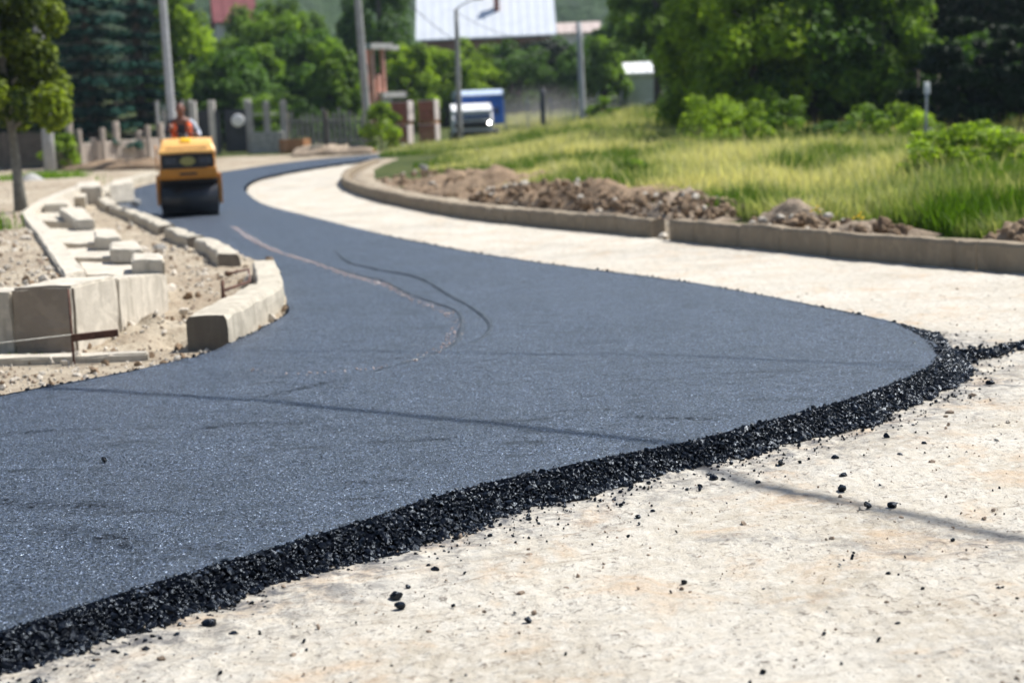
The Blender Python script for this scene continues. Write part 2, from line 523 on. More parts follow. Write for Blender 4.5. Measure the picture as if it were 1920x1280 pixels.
M['pebble'] = simple('brown_pebble', (.25, .19, .14), .85, 0, .4, 40, .7, .004)
M['pebble_pale'] = simple('pale_pebble', (.5, .45, .38), .85, 0, .3, 40, .7, .004)
M['wire'] = simple('black_cable', (.02, .02, .02), .6, bmp=0)
M['leaf_bright'] = leaf_mat('leaf_bright', (.035, .085, .008), (.36, .50, .05), .5)
M['leaf_tip'] = leaf_mat('leaf_tip', (.008, .025, .004), (.3, .38, .04), .45)
M['leaf_mid'] = leaf_mat('leaf_mid', (.015, .05, .009), (.25, .39, .05), .42)
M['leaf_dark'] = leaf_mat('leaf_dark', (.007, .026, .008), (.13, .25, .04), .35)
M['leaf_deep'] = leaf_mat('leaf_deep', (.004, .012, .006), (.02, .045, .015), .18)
M['needle'] = leaf_mat('blue_spruce_needle', (.003, .014, .013), (.028, .085, .065), .12, .8, .05)
M['grass'] = leaf_mat('meadow_grass', (.085, .17, .012), (.68, .63, .34), .4, .7, .15, (1.22, 1.25, .62))
M['weed'] = leaf_mat('green_weed', (.07, .16, .012), (.22, .36, .03), .5)

# ------------------------------------------------------------------ curves
def spline(pts, step=.1):
    """resample a world polyline as a Catmull-Rom curve at about even steps"""
    P_ = [np.array(p, float) for p in pts]
    P_ = [2 * P_[0] - P_[1]] + P_ + [2 * P_[-1] - P_[-2]]
    out = []
    for i in range(1, len(P_) - 2):
        a, b, c, d = P_[i - 1:i + 3]
        n = max(2, int(np.linalg.norm(c - b) / step))
        for k in range(n):
            t = k / n
            out.append(.5 * (2 * b + (c - a) * t + (2 * a - 5 * b + 4 * c - d) * t * t + (3 * b - a - 3 * c + d) * t ** 3))
    out.append(P_[-2])
    return np.array(out)

def polyline_dist(X, Y, line):
    """unsigned distance to and signed side of a polyline (positive on its left)"""
    best = np.full(X.shape, 1e9); sgn = np.ones(X.shape)
    for a, b in zip(line[:-1], line[1:]):
        dx, dy = b[0] - a[0], b[1] - a[1]; L = dx * dx + dy * dy + 1e-12
        t = np.clip(((X - a[0]) * dx + (Y - a[1]) * dy) / L, 0, 1)
        d = np.hypot(X - a[0] - t * dx, Y - a[1] - t * dy)
        s = np.sign(dx * (Y - a[1]) - dy * (X - a[0]))
        k = d < best
        best = np.where(k, d, best); sgn = np.where(k, s, sgn)
    return best, sgn

def inside(X, Y, poly):
    r = np.zeros(X.shape, bool); n = len(poly)
    for i in range(n):
        x1, y1 = poly[i][:2]; x2, y2 = poly[(i + 1) % n][:2]
        if y1 == y2: continue
        c = ((y1 > Y) != (y2 > Y)) & (X < (x2 - x1) * (Y - y1) / (y2 - y1) + x1)
        r ^= c
    return r

TH = .075      # thickness of the fresh layer
near_px = [(0, 1190), (100, 1160), (250, 1110), (400, 1065), (540, 1025), (700, 975), (850, 925), (1000, 890), (1150, 858), (1300, 830),
           (1450, 790), (1560, 762), (1650, 732), (1725, 702), (1762, 680), (1768, 662), (1752, 643), (1725, 622), (1690, 607)]
far_px = [(1620, 590), (1500, 566), (1340, 536), (1200, 515), (1010, 491), (850, 465), (700, 435), (590, 408), (500, 385), (468, 366), (459, 352),
          (475, 338), (520, 326), (600, 312), (700, 299), (780, 291)]
left_px = [(0, 740), (100, 722), (215, 700), (330, 676), (400, 657), (460, 630), (515, 603), (541, 583), (532, 553), (515, 510), (470, 488), (400, 466), (345, 447),
           (300, 426), (245, 402), (222, 386), (226, 368), (262, 350), (330, 335), (420, 322), (520, 307), (610, 297), (700, 290), (780, 284)]
nearW = [P(*q, TH) for q in near_px]; farW = [P(*q, TH) for q in far_px]; leftW = [P(*q, TH) for q in left_px]
e_ = nearW[0] - nearW[3]; e_ /= np.linalg.norm(e_)
ext = [nearW[0] + e_ * 4.5, nearW[0] + e_ * 2.2]
extL = [np.array([-6.5, 3.0, TH]), np.array([-4.6, 6.6, TH])]
def soften(C, k):
    for _ in range(k):
        C[1:-1, :2] = C[1:-1, :2] * .5 + (C[:-2, :2] + C[2:, :2]) * .25
    return C
nearC = soften(spline(ext + nearW, .04), 30)
nearC = np.vstack([nearC[:1] * 0 + nearC[:1], nearC[1:]])
farC = spline([nearW[-1]] + farW, .1)
rightC = np.vstack([nearC, farC[1:]])
leftC = spline(extL + leftW, .06)
kerb_px1 = [(700, 312), (672, 322), (648, 334), (641, 349), (665, 364), (740, 385), (850, 407), (1000, 425), (1120, 436), (1222, 446)]
kerb_px2 = [(1256, 452), (1400, 466), (1600, 487), (1750, 500), (1920, 514)]
K1 = [P(*q) for q in kerb_px1]; K2 = [P(*q) for q in kerb_px2]
d_ = (K2[-1] - K2[-2]); K2 = K2 + [K2[-1] + d_ * 2.2 + np.array([0, -.3, 0]), K2[-1] + d_ * 6 + np.array([0, -2.5, 0])]
kerbLine = [k[:2] for k in K1 + K2]

# ------------------------------------------------------------------ land
# centre line of the channel wall on the left
strip_px = [(138, 512), (100, 462), (52, 402)]
stripW = [P(x, y, .47) for x, y in strip_px]
s_dir = stripW[-1] - stripW[-2]
stripW += [P(118, 366, .44), P(185, 341, .44)]
bank_poly = [np.array([-30, 12.1])] + [np.array([-3.6, 12.1])] + [q[:2] for q in stripW] + [np.array([-14, 60]), np.array([-60, 60]), np.array([-60, 12.1])]
bank_poly = [(-60, 12.0), (-3.45, 12.0)] + [tuple(q[:2]) for q in stripW] + [(-15, 58), (-60, 58)]
kerbfar = [(-6.0, 60.0)] 
field_poly = [tuple(q) for q in kerbLine] + [(60, 10), (120, 60), (120, 110), (-2, 110), (-1.5, 62), tuple(P(800, 281)[:2]), tuple(P(720, 296)[:2])]
leftKerbPts = [(390, 592), (500, 553), (492, 505), (420, 490), (355, 462), (310, 440), (235, 405), (207, 385), (200, 370), (225, 352), (300, 336)]

def land(x, y):
    x = np.asarray(x, float); y = np.asarray(y, float)
    z = zb(x, y)
    shp = z.shape
    X = np.broadcast_to(x, shp).ravel(); Y = np.broadcast_to(y, shp).ravel()
    z = z.ravel().copy()
    p = np.column_stack([X, Y])
    ins = inside(X, Y, bank_poly)
    fade = 1 - smooth(40, 56, Y)
    z += np.where(ins, .43 * fade, 0)
    # made ground between channel and kerb
    lw = leftC[:, :2]
    corr = inside(X, Y, [(-3.3, 11.9)] + [tuple(q[:2]) for q in stripW] + [tuple(q[:2]) for q in leftC[::10][::-1] if 11.2 < q[1] < 46]) & (~ins)
    z += np.where(corr, .12 * smooth(12.0, 14.8, Y) * fade, 0)
    mq = P(275, 640); pq = P(328, 640)
    z += .13 * np.exp(-((X - mq[0]) / .3) ** 2 - ((Y - mq[1] - .2) / .4) ** 2) * (1 + .8 * fbm(p, 7, 3, 19)) - .1 * np.exp(-((X - pq[0]) / .14) ** 2 - ((Y - pq[1]) / .35) ** 2)
    # land behind the far kerb
    f = inside(X, Y, field_poly)
    dk, _ = polyline_dist(X, Y, kerbLine)
    z += np.where(f, .19 * smooth(0, .5, dk) + .25 * smooth(2, 9, dk) * (Y < 62) * smooth(-.02, .06, X / np.maximum(Y, 1)), 0)
    rough = fbm(p, .35, 4, 3) * .10 * smooth(1, 5, dk) * f + (fbm(p, 2.5, 4, 5) * .035 + fbm(p, 13, 3, 6) * .022) * (ins | corr | (~f & (Y > 30) & (X < -2)))
    rough += fbm(p, .05, 3, 9) * 1.2 * smooth(90, 160, Y)
    z += rough
    # a small rise in the verge towards the middle distance
    gx = P(1215, 262)
    z += .55 * np.exp(-((X - at(1215, 230, 62)[0]) / 2.2) ** 2 - ((Y - 62) / 5) ** 2)
    return z.reshape(shp)

def grid(us, ds):
    U, D = np.meshgrid(us, ds)
    return U * D, D

def grid_faces(nu, nv):
    i = np.arange(nu * nv).reshape(nv, nu)
    return np.column_stack([i[:-1, :-1].ravel(), i[:-1, 1:].ravel(), i[1:, 1:].ravel(), i[1:, :-1].ravel()])

# road-base outline: everything to the far kerb on the right, the fresh layer on the left
base_poly = [(-30, -12), (40, -12), (40, 9)] + [tuple(q + np.array([.05, .12])) for q in kerbLine[::-1][1:]] + \
            [tuple(P(760, 286)[:2]), tuple(P(700, 292)[:2])] + [tuple(q[:2] + np.array([.3, 0])) for q in leftC[::8][::-1] if q[1] > 8.5] + [(-5.6, 5.2), (-9, -1), (-30, -8)]

def sheet_levels(xs, ys): pass

# ground
us = np.concatenate([np.linspace(-1.6, -.42, 24), np.linspace(-.41, .41, 330), np.linspace(.42, 1.6, 24)])
ds = np.concatenate([np.linspace(2.0, 8, 40), 8 * (60 / 8) ** np.linspace(0, 1, 330)[1:], 60 * (640 / 60) ** np.linspace(0, 1, 90)[1:]])
X, Y = grid(us, ds)
Z = land(X, Y)
ib = inside(X.ravel(), Y.ravel(), base_poly).reshape(X.shape)
ia = inside(X.ravel(), Y.ravel(), [tuple(q[:2]) for q in leftC[::6]] + [tuple(q[:2]) for q in rightC[::6][::-1]]).reshape(X.shape)
Z = np.where(ib | ia, zb(X, Y) - .05, Z)
V = np.column_stack([X.ravel(), Y.ravel(), Z.ravel()])
fc = grid_faces(len(us), len(ds))
cy = Y.ravel()[fc].mean(1); cx = X.ravel()[fc].mean(1)
ground = np_mesh('ground', V, fc, M['dirt'])
ground.data.materials.append(M['field_soil'])
fi = inside(cx, cy, field_poly) & (polyline_dist(cx, cy, kerbLine)[0] > .8)
fi |= (cy > 64)
ground.data.polygons.foreach_set('material_index', fi.astype(np.int32))
tag(ground, 'bare sandy ground along the roadworks', 'ground', kind='structure')
# apron of land behind and beside the camera
mb = MB(); mb.add([(-400, -60, -.06), (400, -60, -.06), (400, 2.1, -.06), (-400, 2.1, -.06)], [(0, 1, 2, 3)])
mb.add([(-400, 2.1, -.06), (-3.2, 2.1, -.06), (-1000, 640, -.06)], [(0, 1, 2)])
mb.add([(400, 2.1, -.06), (1000, 640, -.06), (3.2, 2.1, -.06)], [(0, 1, 2)])
tag(mb.build('land', M['dirt']), 'sandy land around the road works', 'ground', kind='structure')

# pale base course
us = np.concatenate([np.linspace(-.9, -.36, 40), np.linspace(-.355, .355, 480), np.linspace(.36, 1.8, 60)])
ds = np.concatenate([np.linspace(1.2, 3.4, 14)[:-1], 3.4 * (12 / 3.4) ** np.linspace(0, 1, 380)[:-1], 12 * (70 / 12) ** np.linspace(0, 1, 170)])
X, Y = grid(us, ds)
keep = inside(X.ravel(), Y.ravel(), base_poly)
pp = np.column_stack([X.ravel(), Y.ravel()])
th = math.radians(52)
along = pp @ np.array([[math.cos(th), -math.sin(th)], [math.sin(th), math.cos(th)]])
groove = fbm(along * np.array([1.2, 14]), 1, 3, 21)
Z = zb(X, Y).ravel() + fbm(pp, 3.1, 4, 2) * .010 + fbm(pp, 22, 3, 8) * .006 + groove * .006
de, _ = polyline_dist(X.ravel(), Y.ravel(), nearC[::12][:, :2])
stain = np.clip(1 - (de - .24) / .6, 0, 1) ** 1.3 * .9
stain = np.maximum(stain, .25 * (fbm(pp, .55, 3, 31) > .25))
# tar trail beside the nose of the layer
trail = [P(1768, 672)[:2], P(1850, 664)[:2], P(1925, 652)[:2], P(2100, 640)[:2]]
dt, _ = polyline_dist(X.ravel(), Y.ravel(), trail)
stain = np.maximum(stain, np.clip(1.0 - dt / .3, 0, 1) * .8)
for ln, wd_, am in (([(1330, 1010), (1480, 1010), (1700, 1035)], .12, .75), ([(1500, 930), (1640, 965), (1900, 1030)], .14, .6), ([(1800, 1012), (1930, 1030)], .3, .8), ([(1040, 920), (1240, 905)], .2, .6), ([(1420, 1140), (1560, 1120)], .1, .4), ([(1640, 1235), (1900, 1200)], .12, .4)):
    dl_, _ = polyline_dist(X.ravel(), Y.ravel(), [P(*q)[:2] for q in ln])
    stain = np.maximum(stain, np.clip(1.0 - dl_ / wd_, 0, 1) * am)
V = np.column_stack([pp, Z])
fc = grid_faces(len(us), len(ds)); fc = fc[keep[fc].all(1)]
used = np.unique(fc); rm = np.full(len(V), -1); rm[used] = np.arange(len(used))
tag(np_mesh('road_base', V[used], rm[fc], M['base'], attr=stain[used]), 'pale cream milled road base not yet paved', 'road', kind='structure')

# fresh asphalt: lofted between its left and right rims
nR, nC = 620, 130
def resample(C, n, w=None):
    s = np.concatenate([[0], np.cumsum(np.linalg.norm(np.diff(C, axis=0), axis=1))])
    t = np.linspace(0, 1, n) if w is None else w
    return np.column_stack([np.interp(t * s[-1], s, C[:, k]) for k in range(3)])
def arcpos(C, p):
    s = np.concatenate([[0], np.cumsum(np.linalg.norm(np.diff(C, axis=0), axis=1))])
    i = np.argmin(np.linalg.norm(C[:, :2] - p[:2], axis=1)); return s[i] / s[-1]
keysR = [0] + [arcpos(rightC, q) for q in (nearW[2], nearW[7], nearW[10], nearW[14], farW[0], farW[3], farW[6], farW[10], farW[13])] + [1]
keysL = [0] + [arcpos(leftC, q) for q in (leftW[0], leftW[4], leftW[6], leftW[7], leftW[8], leftW[10], leftW[13], leftW[17], leftW[20])] + [1]
tt = np.linspace(0, 1, nR); kk = np.linspace(0, 1, len(keysR))
A = resample(leftC, nR, np.interp(tt, kk, keysL)); B = resample(rightC, nR, np.interp(tt, kk, keysR))
# crumbly rims
jit = fbm(A[:, :2], 6, 4, 41) * .02
B[:, :2] += np.column_stack([fbm(B[:, :2], 9, 4, 43), fbm(B[:, :2], 9, 4, 44)]) * np.where(np.minimum(tt, 1) < keysR[5], .035, .008)[:, None]
A[:, :2] += np.column_stack([fbm(A[:, :2], 9, 4, 45), fbm(A[:, :2], 9, 4, 46)]) * .03
s_ = np.linspace(0, 1, nC)[None, :, None]
S = A[:, None, :] * (1 - s_) + B[:, None, :] * s_
S = S.reshape(-1, 3)
rimd = np.minimum(np.tile(np.linspace(0, 1, nC), nR), 1 - np.tile(np.linspace(0, 1, nC), nR))
lap = fbm(np.column_stack([np.tile(np.linspace(0, 9, nC), nR), np.repeat(tt * 12, nC)]), 1, 3, 55)
S[:, 2] = zb(S[:, 0], S[:, 1]) + TH + lap * .006 - .012 * ((np.tile(np.arange(nC), nR) >= nC - 1) & (S[:, 1] < 9.6)) + fbm(S[:, :2], .9, 3, 51) * .006 + fbm(S[:, :2], 14, 3, 52) * .0035
torn_ = np.zeros(len(S))
for q, wd_ in (([(0, 814), (90, 808), (182, 805)], .05), ([(380, 802), (450, 793), (575, 792)], .05), ([(60, 942), (120, 946), (205, 950)], .08), ([(100, 990), (170, 1003), (240, 1010)], .07), ([(160, 1018), (250, 1022)], .05), ([(0, 935), (60, 948)], .06), ([(500, 742), (620, 715)], .06), ([(1180, 780), (1320, 786)], .06), ([(640, 905), (760, 900)], .04), ([(330, 1030), (420, 1024)], .04), ([(700, 830), (840, 822)], .05)):
    dd_, _ = polyline_dist(S[:, 0], S[:, 1], [P(x, y, TH)[:2] for x, y in q])
    torn_ = np.maximum(torn_, np.clip(1.25 - dd_ / wd_, 0, 1))
asph = np_mesh('asphalt_road', S, grid_faces(nC, nR)[:, ::-1], M['asphalt'], attr=torn_)
tag(asph, 'freshly laid dark blue grey asphalt lane curving into the distance', 'road', kind='structure')

# sloping broken flank of the layer
def flank(C, w, outsign, n, name, rough, seed):
    d = np.gradient(C[:, :2], axis=0); d /= np.linalg.norm(d, axis=1)[:, None] + 1e-9
    nrm = np.column_stack([d[:, 1], -d[:, 0]]) * outsign
    prof = np.linspace(0, 1, n)
    wv = w * (1 + .6 * fbm(C[:, :2], 2.6, 4, seed))
    VV = C[:, None, :2] + nrm[:, None, :] * (wv[:, None, None] * prof[None, :, None] - .03)
    VV = VV.reshape(-1, 2)
    pz = np.tile((1 - prof) ** 1.1, len(C))
    z = zb(VV[:, 0], VV[:, 1]) + (TH + .002) * pz - .014 * np.tile(prof ** 2, len(C))
    nn = fbm(VV, 26, 4, seed + 1) * rough + fbm(VV, 60, 3, seed + 2) * rough * .7
    mid = np.tile(np.sin(np.clip(prof, 0, 1) * PI) ** .5, len(C))
    return VV, z + nn * mid, nrm, wv
VV, zz, nrm, wv = flank(nearC, .19, 1, 14, 'x', .006, 61)
np_o = np_mesh('asphalt_flank', np.column_stack([VV, zz]), grid_faces(14, len(nearC)), M['asphalt_edge'], flat=True)
tag(np_o, 'broken sloping black flank of the fresh asphalt layer', 'road', kind='structure')
for C_, sg, nm in ((farC, 1, 'asphalt_rim'), (leftC, -1, 'asphalt_rim')):
    V2, z2, _, _ = flank(C_, .09, sg, 6, nm, .008, 71)
    tag(np_mesh(nm, np.column_stack([V2, z2]), grid_faces(6, len(C_)), M['asphalt_edge'], flat=True), 'thin black rim of the fresh asphalt layer', 'road', kind='structure')

# ------------------------------------------------------------------ rocks
def ico(sub=1):
    import bmesh
    bm = bmesh.new(); bmesh.ops.create_icosphere(bm, subdivisions=sub, radius=1)
    v = np.array([q.co for q in bm.verts]); f = np.array([[q.index for q in p.verts] for p in bm.faces]); bm.free()
    return v, f
ICO1, ICO2, ICO3 = ico(1), ico(2), ico(3)
def rot_rand(n, rng):
    q = rng.normal(size=(n, 4)); q /= np.linalg.norm(q, axis=1)[:, None]
    w, x, y, z = q.T
    return np.stack([np.stack([1 - 2 * (y * y + z * z), 2 * (x * y - z * w), 2 * (x * z + y * w)], -1),
                     np.stack([2 * (x * y + z * w), 1 - 2 * (x * x + z * z), 2 * (y * z - x * w)], -1),
                     np.stack([2 * (x * z - y * w), 2 * (y * z + x * w), 1 - 2 * (x * x + y * y)], -1)], 1)
def scatter_rocks(pos, size, rng, base=ICO1, jit=.3, squash=(1, .8, .65)):
    v, f = base; n = len(pos)
    R = rot_rand(n, rng)
    L = v[None] * (1 + rng.uniform(-jit, jit, (n, len(v), 1)))
    L = L * np.array(squash)[None, None]
    L = np.einsum('nij,nkj->nki', R, L) * size[:, None, None] + pos[:, None, :]
    FF = f[None] + (np.arange(n) * len(v))[:, None, None]
    return L.reshape(-1, 3), FF.reshape(-1, f.shape[1])
def rock(name, loc, size, mat, seed, squash=(1, .85, .7), base=ICO2, parent=None):
    rng = np.random.default_rng(seed)
    v, f = base
    v = v * (1 + fbm(v + seed * 3.1, 1.3, 2, seed)[:, None] * .55 + fbm(v + seed, 3.3, 2, seed + 5)[:, None] * .22)
    # a few flat broken faces
    for _ in range(5):
        n = rng.normal(size=3); n /= np.linalg.norm(n); h = rng.uniform(.55, .85)
        t = np.maximum(0, v @ n - h); v = v - t[:, None] * n
    v = v * np.array(squash) * size
    a = rng.uniform(0, 6.28); c, s = math.cos(a), math.sin(a)
    v = np.column_stack([v[:, 0] * c - v[:, 1] * s, v[:, 0] * s + v[:, 1] * c, v[:, 2]])
    zmin = v[:, 2].min()
    v[:, 2] -= zmin * .8
    o = np_mesh(name, v, f, mat, flat=True, parent=parent)
    o.location = loc
    return o

# crumbs of hot mix on the flank, at the rim and thrown onto the base
n = 40000
i = RNG.integers(0, len(nearC), n); t = RNG.beta(1.15, 1.1, n) * 1.12
a_ = RNG.uniform(-.02, .02, (n, 2))
d = np.gradient(nearC[:, :2], axis=0); d /= np.linalg.norm(d, axis=1)[:, None]
nr = np.column_stack([d[:, 1], -d[:, 0]])
xy = nearC[i, :2] + nr[i] * (wv[i] * t - .03)[:, None] + a_
sz = np.exp(RNG.normal(-5.25, .55, n)) * (1 + .35 * (t > .8)); sz = np.clip(sz, .003, .026)
z = zb(xy[:, 0], xy[:, 1]) + TH * np.clip(1 - t, 0, 1) ** 1.05 - sz * .1 + .003
V1, F1 = scatter_rocks(np.column_stack([xy, z]), sz, RNG)
n2 = 1500
i = RNG.integers(0, len(nearC), n2); off = wv[i] + RNG.exponential(.09, n2)
xy = nearC[i, :2] + nr[i] * off[:, None]
sz2 = np.clip(np.exp(RNG.normal(-5.25, .45, n2)), .0025, .012)
V2, F2 = scatter_rocks(np.column_stack([xy, zb(xy[:, 0], xy[:, 1]) + sz2 * .4]), sz2, RNG)
tr = spline([np.append(q, 0) for q in trail], .05)
n3 = 900
i = RNG.integers(0, len(tr), n3)
wd = np.interp(i / len(tr), [0, .25, .6, 1], [.16, .09, .1, .14])
xy = tr[i, :2] + RNG.normal(0, 1, (n3, 2)) * wd[:, None] * np.array([.5, 1]) 
sz3 = np.clip(np.exp(RNG.normal(-4.6, .45, n3)), .004, .028)
zz3 = np.abs(RNG.normal(0, .02, n3)) * np.exp(-i / len(tr) * 2)
V3, F3 = scatter_rocks(np.column_stack([xy, zb(xy[:, 0], xy[:, 1]) + sz3 * .4 + zz3]), sz3, RNG)
VA = np.vstack([V1, V2, V3]); FA = np.vstack([F1, F2 + len(V1), F3 + len(V1) + len(V2)])
tag(np_mesh('asphalt_crumbs', VA, FA, M['clump'], flat=True), 'glossy black crumbs of hot mix heaped on the asphalt flank', 'asphalt crumbs', kind='stuff')

# small rubble along the far and left rims
def rim_crumbs(C, n, w, sgn, seed):
    rng = np.random.default_rng(seed)
    d = np.gradient(C[:, :2], axis=0); d /= np.linalg.norm(d, axis=1)[:, None]
    nr = np.column_stack([d[:, 1], -d[:, 0]]) * sgn
    i = rng.integers(0, len(C), n); t = rng.exponential(w, n)
    xy = C[i, :2] + nr[i] * t[:, None]
    s = np.clip(np.exp(rng.normal(-4.7, .4, n)), .005, .02)
    return scatter_rocks(np.column_stack([xy, zb(xy[:, 0], xy[:, 1]) + np.clip(TH - t * .8, 0, 1) + s * .1]), s, rng)
lc = leftC[(leftC[:, 1] < 15)]; fcv = farC[farC[:, 1] < 24]
Va, Fa = rim_crumbs(lc, 2200, .05, -1, 5); Vb, Fb = rim_crumbs(fcv, 500, .03, 1, 6)
tag(np_mesh('asphalt_crumbs', np.vstack([Va, Vb]), np.vstack([Fa, Fb + len(Va)]), M['clump'], flat=True), 'black crumbs along the far and kerb side rims of the asphalt', 'asphalt crumbs', kind='stuff')

# tiny grit over the base and the sandy strip
def grit(n, region, size, mat, name, label, seed, dz=0.0, keepf=None, cat='grit'):
    rng = np.random.default_rng(seed)
    u = rng.uniform(region[0], region[1], n * 3); y = np.exp(rng.uniform(math.log(region[2]), math.log(region[3]), n * 3))
    x = u * y
    k = keepf(x, y); x, y = x[k][:n], y[k][:n]
    s = np.clip(np.exp(rng.normal(math.log(size), .5, len(x))), size * .4, size * 4)
    zl = land(x, y) + dz
    V_, F_ = scatter_rocks(np.column_stack([x, y, zl + s * .25]), s, rng, squash=(1, .8, .5))
    return tag(np_mesh(name, V_, F_, mat, flat=True), label, cat, kind='stuff')
asph_poly = [tuple(q[:2]) for q in leftC[::6]] + [tuple(q[:2]) for q in rightC[::6][::-1]]
def on_base(x, y): return inside(x, y, base_poly) & ~inside(x, y, asph_poly)
def on_sand(x, y): return ~inside(x, y, base_poly) & ~inside(x, y, asph_poly) & ~inside(x, y, field_poly)
grit(700, (-.34, .36, 3.6, 14), .0042, M['pebble'], 'grit', 'fine brown grit strewn over the pale base', 3, .0, on_base)
grit(330, (-.34, .36, 3.6, 14), .0045, M['clump'], 'bitumen_grit', 'fine black grit strewn over the pale base', 4, .0, on_base)
grit(2300, (-.34, .02, 9.5, 40), .009, M['pebble_pale'], 'gravel', 'pale gravel lying on the sandy ground by the kerb', 5, .0, on_sand, 'gravel')
grit(1500, (-.34, .02, 9.5, 40), .009, M['pebble'], 'gravel', 'brown gravel lying on the sandy ground by the kerb', 6, .0, on_sand, 'gravel')

grit(700, (-.34, -.08, 10, 34), .022, M['pebble_pale'], 'rubble', 'broken pale rubble between the drain and the kerb pieces', 15, .0, on_sand, 'rubble')
grit(420, (-.34, -.08, 10, 34), .024, M['soil'], 'rubble', 'dark earth lumps between the drain and the kerb pieces', 16, .0, on_sand, 'rubble')
# countable loose pieces, each at its place in the photograph
clumps = [
 (741, 1112, 13, 'larger of the two touching black clumps below the asphalt edge'), (752, 1133, 11, 'black clump touching a larger one on the pale base'),
 (815, 1066, 9, 'black clump just below the asphalt flank above a touching pair'), (990, 1160, 9, 'lone glossy black clump low in the middle of the pale base'),
 (1673, 944, 11, 'biggest angular black clump lying in the cable shadow on the base'), (1627, 945, 9, 'round black clump beside a pale pebble in the cable shadow'),
 (1580, 888, 9, 'round black clump uphill of a flat black clump'), (1579, 913, 10, 'flat black clump below a round one on the base'),
 (1566, 856, 8, 'black clump a hand below the asphalt flank with brown grit round it'), (1663, 816, 8, 'black clump touching the flank toe near the nose of the asphalt'),
 (1732, 830, 7, 'black clump alone on the base right of the flank'), (1687, 850, 6, 'black clump with a crumb beside it right of the flank'),
 (1420, 903, 6, 'black clump where the cable shadow leaves the asphalt'), (1339, 892, 10, 'wide black clump against the toe of the flank'),
 (1356, 896, 5, 'tiny black clump beside the wide one at the flank toe'), (1464, 866, 7, 'black clump close under the flank with grey dust round it'),
 (1196, 966, 7, 'oval black clump below the middle of the flank'), (1224, 955, 5, 'small black clump up right of an oval one'),
 (392, 1166, 16, 'tall black clump at the toe of the flank in the lower left'), (437, 1186, 10, 'black clump just off a tall one in the lower left'),
 (332, 1188, 9, 'dark clump on grey crumbs at the lower left toe'), (274, 1215, 9, 'black clump on the grey crumbs in the lower left corner'),
 (70, 1275, 15, 'black clump cut by the bottom edge of the photo'), (765, 1098, 6, 'small black clump above the touching pair'),
 (1665, 1072, 6, 'small angular black clump on open base at lower right'), (1787, 1010, 5, 'small black clump near the end of the cable shadow'),
 (1683, 1165, 7, 'flat glossy black clump near the lower right corner'), (1545, 1185, 5, 'tiny black crumb with a dark tail at lower right'),
 (1857, 715, 9, 'dark clump on the base behind the nose of the asphalt'), (850, 1133, 5, 'pair-sized black crumb between the touching pair and the lone clump'),
 (1872, 1100, 5, 'dark crumb near the right frame edge'), (1650, 908, 4, 'slim black crumb in the middle of the pale base'),
]
for k, (px, py, r, lab) in enumerate(clumps):
    p = P(px, py + r * .6); s = r / F * p[1] * 1.05
    tag(rock('asphalt_clump', tuple(p - np.array([0, 0, .003])), s, M['clump'], 100 + k), lab, 'asphalt clump', 'black clumps scattered on the pale base')
pebbles = [
 (992, 1037, 10, 'round brown pebble below the middle of the asphalt flank'), (976, 1107, 11, 'knobbly grey brown pebble with a dark shadow'),
 (1617, 950, 7, 'pale pebble touching a round black clump'), (1690, 967, 7, 'grey brown pebble under the biggest black clump'),
 (1747, 862, 7, 'brown pebble alone on the base right of the flank'), (1575, 928, 6, 'flat brown pebble under a flat black clump'),
 (1890, 788, 8, 'flat pale pebble near the right frame edge'), (1865, 795, 6, 'whitish pebble beside a flat pale one'),
 (1870, 822, 7, 'brown pebble below two pale ones near the right frame edge'), (550, 1223, 9, 'rust brown pebble at the bottom of the photo'),
 (803, 1180, 6, 'rust brown pebble near the bottom middle'), (1062, 1099, 6, 'brown pebble right of a knobbly grey one'),
 (1845, 968, 7, 'flat grey pebble on the far right of the base'), (1560, 1005, 6, 'grey flat stone chip beside the dust band'),
 (1780, 770, 9, 'dark grey flat pebble between flank and right frame edge'), (1822, 738, 8, 'flat brownish pebble behind the asphalt nose'),
 (1216, 1038, 5, 'tiny dark brown pebble on the middle of the base'), (1458, 996, 6, 'orange brown stone chip in the clay smear'),
]
for k, (px, py, r, lab) in enumerate(pebbles):
    p = P(px, py + r * .6); s = r / F * p[1]
    tag(rock('pebble', tuple(p - np.array([0, 0, .003])), s, M['pebble_pale' if 'pale' in lab or 'whitish' in lab else 'pebble'], 300 + k, (1, .8, .55)), lab, 'pebble', 'pebbles scattered on the pale base')
p = P(196, 866, TH)
tag(rock('asphalt_chip', tuple(p), .018, M['black'], 77, (1, .6, .9)), 'black pointed chip sticking up from the fresh asphalt', 'asphalt chip')

# ridges pressed into the mat by the drum edge
def ridge(pxs, w, h, mat, name, label, dz=0.0, var=.5):
    C = spline([P(x, y, TH) for x, y in pxs], .05)
    d = np.gradient(C[:, :2], axis=0); d /= np.linalg.norm(d, axis=1)[:, None] + 1e-9
    nr = np.column_stack([d[:, 1], -d[:, 0]])
    pr = np.array([-1, -.55, -.15, .15, .55, 1]); pz = np.array([-.004, .45, 1, .95, .4, -.004])
    tp = np.sin(np.linspace(0, PI, len(C))) ** .35
    ww = w * (1 + var * fbm(C[:, :2], 3, 3, 5)) * (.35 + .65 * tp)
    hh = h * (1 + .8 * fbm(C[:, :2], 8, 3, 6)) * tp
    xy = (C[:, None, :2] + nr[:, None, :] * (ww[:, None] * pr[None])[:, :, None]).reshape(-1, 2)
    z = zb(xy[:, 0], xy[:, 1]) + TH + fbm(xy, .9, 3, 51) * .006 + .001 + (hh[:, None] * pz[None] ).ravel() + dz
    z = np.where(np.tile(np.abs(pr) == 1, len(C)), z - .012, z)
    o = np_mesh(name, np.column_stack([xy, z]), grid_faces(6, len(C)), mat)
    return tag(o, label, 'road mark', kind='structure')
